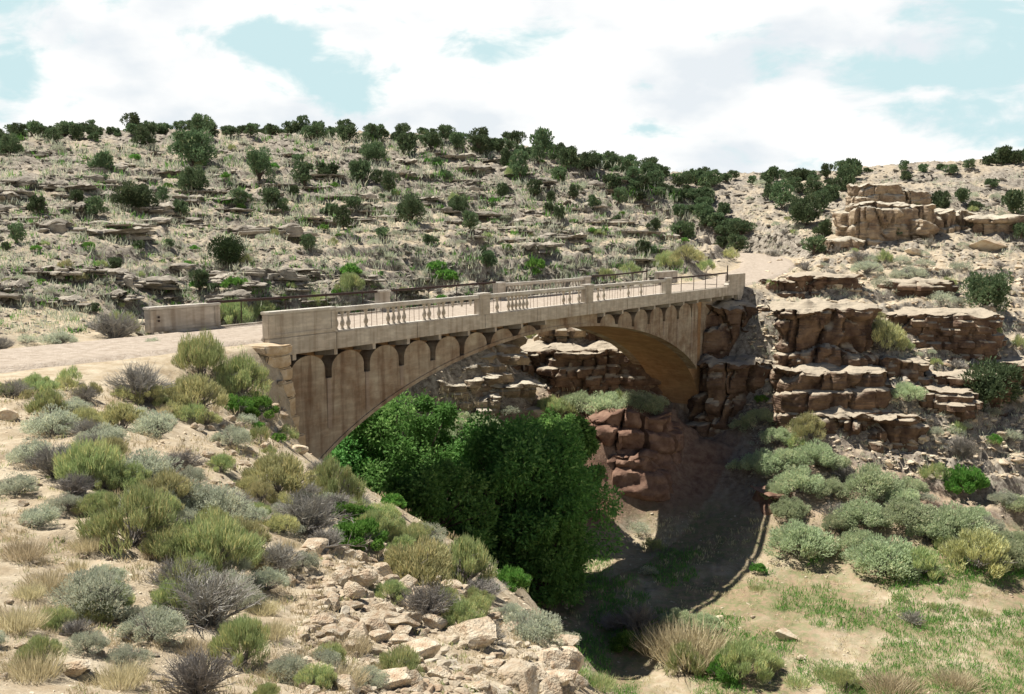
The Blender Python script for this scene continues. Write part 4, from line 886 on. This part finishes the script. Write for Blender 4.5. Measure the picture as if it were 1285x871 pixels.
# near slope, between the road, the buttress and the rubble (kind, x, base y, width)
for k, px, py, w in [('dead',175,500,62),('rabbit',253,470,62),('yellow',243,516,70),('rabbit',300,496,66),('lush',318,524,48),('lush',350,556,20),('dead',16,500,40),('rabbit',48,492,36),('rabbit',6,498,28),('sage',66,548,62),('yellow',106,545,52),('yellow',152,538,52),
    ('sage',128,560,50),('dead',72,598,66),('rabbit',116,608,76),('sage',40,582,50),('sage',177,610,84),('sage',197,548,52),('dead',228,592,46),('rabbit',279,592,36),('rabbit',168,682,92),('sage',232,640,70),('sage',268,658,78),('yellow',205,640,70),
    ('rabbit',268,712,96),('yellow',300,690,60),('dead',262,783,104),('dead',228,745,64),('sage',285,750,60),('sage',118,768,84),('sage',190,802,72),('dead',96,800,36),('sage',160,835,46),('yellow',349,618,78),('rabbit',322,652,32),('dead',384,668,74),('yellow',354,668,40),('dead',350,716,58),('sage',335,740,46),
    ('rabbit',306,832,70),('dead',250,872,80),('rabbit',412,836,40),('rabbit',420,632,62),('lush',446,690,60),('rabbit',470,672,46),('lush',432,650,34),('yellow',524,733,80),('rabbit',577,733,72),('dead',606,752,52),('dead',535,776,62),('rabbit',577,790,50),('rabbit',492,752,38),('sage',665,806,72),('sage',640,780,40),
    ('dead',612,806,40),('sage',714,806,26),('sage',290,560,40),('rabbit',560,760,34),('dead',300,640,40),('sage',20,620,50),('sage',50,660,44),('sage',82,640,40),('dry',30,700,60),('dry',60,740,60),('dry',20,790,70),('dry',110,690,44),('dry',40,850,80),('dry',150,860,70),('dry',340,800,50),('dry',380,840,60),('dry',200,700,40),
    ('dry',330,770,44),('dry',425,860,70),('dry',360,690,36),('dry',240,820,50),('rabbit',70,790,40),('rabbit',60,520,40),('dead',410,690,46),('dead',396,650,40),('tuft',490,700,30),('tuft',545,700,30),('tuft',400,622,30),('yellow',190,505,36),('sage',92,520,40),('lush',296,520,36),('sage',288,478,34),('rabbit',600,770,34),('tuft',595,866,26),('rabbit',512,690,42)]:
    veg(k, px, py, w * (1.25 if k not in ('dry', 'tuft') else 1), hs=1.1 if k in ('dead', 'rabbit') and w > 60 else .95)
def thicket(n, a, b, sp, kinds, label, group, wr):
    for i in range(n):
        t = rng.random(); px = a[0] + (b[0] - a[0]) * t + rng.normal() * sp[0]; py = a[1] + (b[1] - a[1]) * t + rng.normal() * sp[1]; k = kinds[int(rng.integers(len(kinds)))]
        veg(k, px, py, rng.uniform(*wr) * (.7 + .3 * (py - 480) / 300), label % NAMES[k][1], group)
thicket(42, (70, 560), (300, 720), (30, 30), ['sage', 'sage', 'rabbit', 'yellow', 'dead', 'rabbit'], '%s filling in the thicket across middle of the near slope', 'shrubs of the near slope thicket', (40, 74))
thicket(24, (20, 500), (240, 520), (20, 14), ['sage', 'rabbit', 'yellow', 'dry', 'dead'], '%s among others just below the road edge', 'shrubs below the road edge', (30, 54))
thicket(34, (395, 615), (640, 760), (14, 10), ['lush', 'rabbit', 'sage', 'rabbit', 'lush', 'dead'], '%s among plants along the brink of the near slope', 'plants along the brink of the near slope', (36, 60))
thicket(14, (330, 600), (400, 690), (16, 14), ['dead', 'sage', 'yellow'], '%s among brush below the stone buttress', 'brush below the stone buttress', (30, 54))
thicket(12, (290, 490), (352, 572), (12, 10), ['lush', 'rabbit', 'sage', 'dead'], '%s on the steep bank left of the stone buttress', 'plants on the bank left of the stone buttress', (26, 46))
thicket(26, (20, 740), (420, 850), (60, 40), ['dry', 'dry', 'sage', 'rabbit'], '%s scattered over the dry foreground', 'sparse plants of the dry foreground', (30, 60))
# canyon floor and right bank
for k, px, py, w in [('dry',868,826,120),('dry',830,815,80),('dry',900,835,70),('dead',800,790,60),('lush',790,816,48),('rabbit',930,848,84),('rabbit',860,842,60),('salt',850,786,44),('salt',885,790,40),('dead',770,790,40),('lush',905,852,50),('rabbit',965,840,40),
    ('salt',954,532,44),('salt',977,556,42),('salt',961,590,56),('salt',1002,616,62),('salt',1022,582,58),('yellow',1012,548,46),('salt',1042,588,48),('dead',1060,600,34),('salt',1042,622,46),('salt',1093,622,72),('salt',1080,656,70),('dead',1046,650,36),('salt',1002,694,78),('salt',1135,656,72),('salt',1110,716,88),('rabbit',1150,720,64),('salt',1078,690,50),
    ('salt',1140,620,42),('rabbit',1172,600,36),('sage',1166,628,26),('lush',1212,618,58),('salt',1196,672,84),('yellow',1226,712,84),('sage',1260,632,40),('salt',1275,690,54),('salt',1285,640,44),('dead',1206,574,50),('lush',1247,556,22),('sage',1198,545,32),('sage',1240,668,44),('salt',1165,676,50),('salt',990,580,40),('salt',930,540,30),('salt',925,590,26),
    ('lush',950,720,26),('tuft',950,740,24),('dead',1145,782,34),('tuft',1130,752,24),('tuft',1040,850,44),('rabbit',1060,862,40),('tuft',1230,772,30),('tuft',1000,860,36),('tuft',1170,762,22),('dry',1120,868,70),('dry',1200,860,60),('tuft',1280,810,24),('tuft',750,862,46),('tuft',725,845,30),('rabbit',820,690,30),('sage',800,668,34),('sage',815,720,28),
    ('yellow',1105,440,60),('yellow',1092,404,34),('sage',1113,432,40),('dead',1134,399,28),('salt',1139,500,38),('sage',1135,490,30),('lush',955,505,20),
    ('dead',1039,350,30),('sage',1087,342,40),('dead',1077,328,30),('sage',1142,350,44),('rabbit',968,363,20),('sage',1108,360,34),('sage',1055,388,24),('sage',1183,380,34),('rabbit',1110,330,26),('sage',1160,335,28),('dead',1168,395,26),('sage',1205,340,30),('sage',1130,330,24),('dead',1050,318,20),
    ('salt',760,518,60),('salt',800,516,60),('salt',725,514,50),('sage',775,520,40),('salt',825,512,30),('rabbit',690,518,40),('salt',590,545,70),('salt',555,560,50),('sage',640,520,30),('rabbit',668,430,26),
    ('lush',297,362,36),('lush',250,362,26),('rabbit',293,410,58),('rabbit',330,402,40),('rabbit',275,406,34),('rabbit',440,368,40),('rabbit',400,385,34),('lush',439,348,32),('lush',548,342,30),('lush',672,340,34),('yellow',863,328,38),('rabbit',838,338,40),('rabbit',885,342,26),('yellow',915,325,26),('rabbit',790,345,30),('rabbit',760,352,30),
    ('dead',145,424,78),('rabbit',150,420,50),('sage',74,434,48),('sage',35,430,30),('yellow',100,352,20),('yellow',82,336,18),('dead',39,382,26),('sage',190,432,24),('rabbit',310,330,20),('lush',560,352,34),('dead',600,355,24),('dead',0,440,40)]:
    veg(k, px, py, w * (1.12 if k in ('salt', 'yellow') else 1), hs=.85 if k in ('dry', 'salt', 'sage') else 1.0)
thicket(14, (960, 600), (1260, 690), (50, 22), ['salt', 'salt', 'salt', 'rabbit', 'sage'], '%s in the dense belt of bushes below the right ledges', 'bushes of the belt below the right ledges', (34, 60))
thicket(12, (700, 512), (830, 510), (10, 4), ['salt', 'rabbit'], '%s in the strip above the red earth bank', 'plants of the strip above the red earth bank', (28, 44))
# junipers one can point at
o = veg('round', 285, 333, 50, 'dense clipped looking round dark juniper alone on the lower hillside', hs=1.0)
for px, py, w, lb in [(172, 264, 64, 'broad lone juniper with a spiky top left of mid hillside'), (576, 270, 42, 'tall dark juniper standing alone in the middle of the hillside'), (1245, 512, 100, 'big spreading juniper on the right canyon bank'),
                      (1236, 390, 74, 'big juniper casting a dark shadow at right above the ledges'), (1257, 207, 34, 'round juniper highest on the right skyline'), (242, 208, 72, 'wide double crowned juniper just under the left crest')]:
    veg('juniper', px, py, w, lb, hs=1.0)
for px, py, w in [(12,196,32),(242,242,40),(181,186,26),(49,268,24),(121,272,26),(127,214,26),(326,232,36),(340,258,30),(373,206,18),(382,234,26),(367,244,16),(355,268,14),(228,270,22),(250,366,24),(386,314,20),(144,340,22),(472,202,34),(507,194,30),(540,186,26),(602,196,24),(637,208,22),(678,192,30),(676,206,20),(711,212,26),(738,214,32),(653,226,26),(701,228,24),
                  (415,226,30),(454,228,28),(489,244,24),(546,210,14),(517,280,38),(443,264,24),(415,272,22),(431,288,22),(672,248,22),(690,254,14),(721,250,18),(766,240,24),(777,256,18),(853,300,30),(882,276,24),(898,288,22),(808,320,16),(610,334,26),(1013,282,42),(1032,296,22),(1021,320,28),(981,262,30),(1110,262,22),(1180,262,28),(1206,254,20),(1270,268,30),(1193,220,18),(1138,226,16),
                  (1072,225,30),(1060,240,24),(1040,252,26),(1030,266,22),(915,300,26),(925,318,24),(905,310,20),(20,305,20),(95,255,18),(205,255,16),(300,262,20),(560,225,16),(630,245,18),(590,290,20),(480,300,16),(540,305,18),(700,275,18),(745,262,16),(820,288,18),(1245,235,18),(1225,262,16),(1280,300,22),(1130,300,16)]:
    veg('juniper', px, py, w * 1.22, hs=rng.uniform(.8, 1.3))
def crest_y(px): return np.interp(px, [-50, 0, 150, 300, 450, 600, 700, 760, 830, 870, 960, 1030, 1130, 1230, 1340], [176, 172, 168, 166, 171, 179, 194, 205, 226, 228, 224, 219, 209, 204, 202])
G_ = 'dark junipers crowded along the skyline of the far hill'
px = -40
while px < 1330:
    right = px > 880
    for row in range(2 if not right else 1):
        py = crest_y(px) + rng.uniform(2, 12) - 3; q = hit(px + rng.uniform(-4, 4), py)
        if q is None: q = hit(px, py + 8)
        if q is None: continue
        k = 1 + row * rng.uniform(.03, .10); x, y = q[0] * k, q[1] * k; z = ground_at(x, y)
        if right and rng.random() < .12: continue
        veg('juniper', px, py, rng.uniform(13, 31) if not right else rng.uniform(14, 26), ('juniper among many crowded along the skyline of the left hill' if not right else 'juniper among many spaced along the distant right skyline'), G_ if not right else 'distant junipers along the right skyline', at=(x, y, z, q[3]), hs=rng.uniform(.65, 1.15))
    px += rng.uniform(9, 17) if not right else rng.uniform(12, 26)
G_ = 'junipers filling the swale between the two hills'
for i in range(66):
    t = rng.random(); px = 770 + 160 * t + rng.normal() * 12; py = 222 + 72 * t ** 1.3 + rng.normal() * 9
    if i > 45: px = rng.uniform(860, 1075); py = crest_y(px) + rng.uniform(3, 30)
    veg('juniper', px, py, rng.uniform(16, 30), 'juniper in the dense band filling the swale between the two hills', G_, hs=rng.uniform(.7, 1))
G_ = 'small shrubs dotted over the far hillside'
for i in range(230):
    px = rng.uniform(-10, 860); py = rng.uniform(185, 400)
    if py < crest_y(px) + 14: continue
    k = rng.choice(['sage', 'dead', 'lush', 'rabbit', 'juniper'], p=[.40, .15, .20, .13, .12])
    veg(k, px, py, rng.uniform(9, 19), {'sage': 'little grey green bush dotting the far hillside', 'dead': 'little grey twiggy brush dotting the far hillside', 'lush': 'little dark green shrub dotting the far hillside', 'rabbit': 'little bright green shrub dotting the far hillside', 'juniper': 'very small young juniper dotting the far hillside'}[k], G_)
G_ = 'small shrubs dotted over the right hill and canyon bank'
for i in range(120):
    px = rng.uniform(940, 1290); py = rng.uniform(225, 560)
    if px < 1130 and py > 370: continue
    k = rng.choice(['sage', 'dead', 'rabbit'], p=[.6, .25, .15])
    veg(k, px, py, rng.uniform(8, 18) if py < 320 else rng.uniform(12, 26), {'sage': 'little grey green bush on the rocky right side', 'dead': 'little grey twiggy brush on the rocky right side', 'rabbit': 'little bright green shrub on the rocky right side'}[k], G_)
for lb, os_ in LAB.items():
    if len(os_) > 1:
        for o in os_:
            if 'group' not in o: o['group'] = 'look alike plants, ' + lb.split(' ', 1)[1][:60]

# the leafy trees under the arch
def leafy_tree(u, v, top, r, seed, label, n=26000, squash=1.0):
    n = int(n * 1.45)
    g = np.random.default_rng(seed); x, y = uv2xy(u, v); z0 = ground_at(x, y); Ht = top - z0
    t = empty('box_elder_tree', (x, y, z0 - .1)); tag(t, label, 'tree', 'leafy trees in the canyon under the bridge')
    k = 150; a = g.uniform(0, 6.283, k); zc = g.uniform(.12, .86, k); e = np.sqrt(g.uniform(.05, 1, k)) * r * .86 * np.sqrt(np.clip(1 - ((zc - .40) / .54) ** 2, .04, 1)); cr = g.uniform(.07, .19, k) * r
    c = np.stack([np.cos(a) * e, np.sin(a) * e * squash, zc * Ht], 1)
    i = g.integers(0, k, n); q = g.normal(size=(n, 3)); q /= np.linalg.norm(q, axis=1)[:, None]; rr = g.uniform(.3, 1, n) ** .45 * (1 + .16 * g.normal(size=n))
    Pq = c[i] + q * (cr[i] * rr)[:, None]; D = q * .8 + g.normal(size=(n, 3)) * .6; D[:, 2] -= .15
    m = Pq[:, 2] > .2; V, F = kites(Pq[m], D[m], .27 * g.uniform(.5, 1.4, m.sum()), .14, g)
    tone = np.clip(.5 + .2 * g.normal(size=n) + (g.uniform(0, 1, k)[i] - .5) * .4, 0, 1)[m]
    nobj('crown', npmesh('crown', V, F, M_leaf['elder'], np.repeat(tone, 4)), t)
    A_ = []; B_ = []; R0 = []; R1 = []
    for s_ in range(3):
        b = np.array([g.uniform(-.4, .4), g.uniform(-.4, .4), 0]); m_ = np.array([g.uniform(-1, 1), g.uniform(-1, 1), Ht * .4]); A_.append(b); B_.append(m_); R0.append(.22); R1.append(.15)
        for j in range(s_, k, 3):
            if c[j, 2] > m_[2] * .6: A_.append(b + (m_ - b) * g.uniform(.5, 1)); B_.append(c[j]); R0.append(.09); R1.append(.025)
    T, TF = sticks(np.array(A_), np.array(B_), np.array(R0), np.array(R1)); nobj('trunk', npmesh('trunk', T, TF, M_bark), t)
leafy_tree(12.5, 10.5, -6.4, 5.4, 1, 'leftmost leafy green tree behind left leg of the arch, fully sunlit', 36000)
leafy_tree(17.5, 7.5, -4.0, 6.0, 2, 'tallest leafy green tree beneath the arch, half in bridge shadow', 42000)
leafy_tree(21.3, 0.8, -5.4, 6.3, 3, 'leafy green tree in deep bridge shadow in front of the tallest one', 36000)
leafy_tree(31.5, 4.2, -7.4, 3.5, 4, 'rightmost leafy green tree, bright leaved beside the red earth bank', 24000)
leafy_tree(13.5, 3.0, -7.5, 5.0, 5, 'leafy green tree low under left half of the arch', 20000)
leafy_tree(19.5, -1.5, -10.5, 3.2, 6, 'lowest leafy green tree, lost in shadow beside the brink of near slope', 16000)
# fallen branches and small ground cover
def branch(px, py, L_, rz, label, seed):
    g = np.random.default_rng(seed); q = hit(px, py); s = L_ / 1250 * q[3]; A_ = []; B_ = []; R0 = []; R1 = []; p = np.zeros(3); d = np.array([1.0, 0, .12])
    for i in range(5):
        nn = p + d * .2 + g.normal(size=3) * .02; A_.append(p); B_.append(nn); R0.append(.022 - .003 * i); R1.append(.019 - .003 * i)
        for j in range(2): e = d + g.normal(size=3) * .6; A_.append(nn); B_.append(nn + e * .16); R0.append(.008); R1.append(.004)
        p = nn
    V, F = sticks(np.array(A_), np.array(B_), np.array(R0), np.array(R1)); o = nobj('fallen_branch', npmesh('fallen_branch', V, F, M_twig)); o.location = (q[0], q[1], q[2] + .06); o.rotation_euler = (0, -.05, R(rz)); o.scale = (s,) * 3; tag(o, label, 'branch')
branch(385, 655, 80, -35, 'bleached grey branch pointing down the slope, upper of two', 1); branch(400, 690, 70, -20, 'bleached grey branch lying lower beside the rubble pile', 2); branch(245, 790, 50, -50, 'short dry branch at foot of the largest grey brush', 3)
def tufts(name, n, pxr, pyr, kind, hpx, label, seed, per=9, cond=None):
    g = np.random.default_rng(seed); B = []; S = []
    for a, b in zip(g.uniform(*pxr, n), g.uniform(*pyr, n)):
        if cond and not cond(a, b): continue
        q = hit(a, b)
        if q is None: continue
        ds, _ = road_info(*[np.array([t]) for t in xy2uv(q[0], q[1])])
        if ds[0] < 3.3: continue
        B.append(q[:3]); S.append(hpx / 1250 * q[3] * g.uniform(.5, 1.3))
    B = np.repeat(np.array(B), per, 0); S = np.repeat(np.array(S), per); B = B + g.normal(size=B.shape) * (S * .45)[:, None] * np.array([1, 1, 0]); D = g.normal(size=B.shape) * .35; D[:, 2] = 1
    V, F = kites(B, D, S * g.uniform(.5, 1.1, len(S)), S * .09 + .002, g); o = nobj(name, npmesh(name, V, F, M_leaf[kind], np.repeat(g.uniform(0, 1, len(S)), 4))); tag(o, label, 'grass', kind='stuff')
nf = lambda s_: (lambda a, b: fbm(a / 60, b / 30, 0, 3, s_) > -.05)
tufts('dry_grass', 4200, (-10, 720), (490, 880), 'dry', 9, 'thin straw coloured grass over the near slope', 1, 12, nf(3))
tufts('green_grass', 1300, (-10, 720), (480, 880), 'rabbit', 8, 'sparse green grass over the near slope', 2, 10, nf(9))
tufts('canyon_floor_grass', 9000, (720, 1300), (690, 880), 'lush', 7, 'patchy green grass on the canyon floor', 3, 8, nf(14))
tufts('canyon_floor_grass', 2200, (720, 1300), (640, 880), 'dry', 6, 'patchy straw grass on the canyon floor', 4, 8, nf(19))
tufts('hillside_scrub', 2600, (-10, 870), (175, 420), 'sage', 10, 'tiny grey green scrub between the stones of the far hillside', 6, 14)
tufts('hillside_scrub', 900, (-10, 870), (175, 420), 'lush', 9, 'tiny dark green scrub between the stones of the far hillside', 7, 14)
tufts('bank_scrub', 900, (940, 1300), (220, 620), 'sage', 7, 'tiny grey green scrub on the right canyon bank', 8, 14)
tufts('verge_grass', 900, (-10, 880), (300, 450), 'rabbit', 5, 'short green plants along the road edge and hill foot', 5, 8, nf(25))
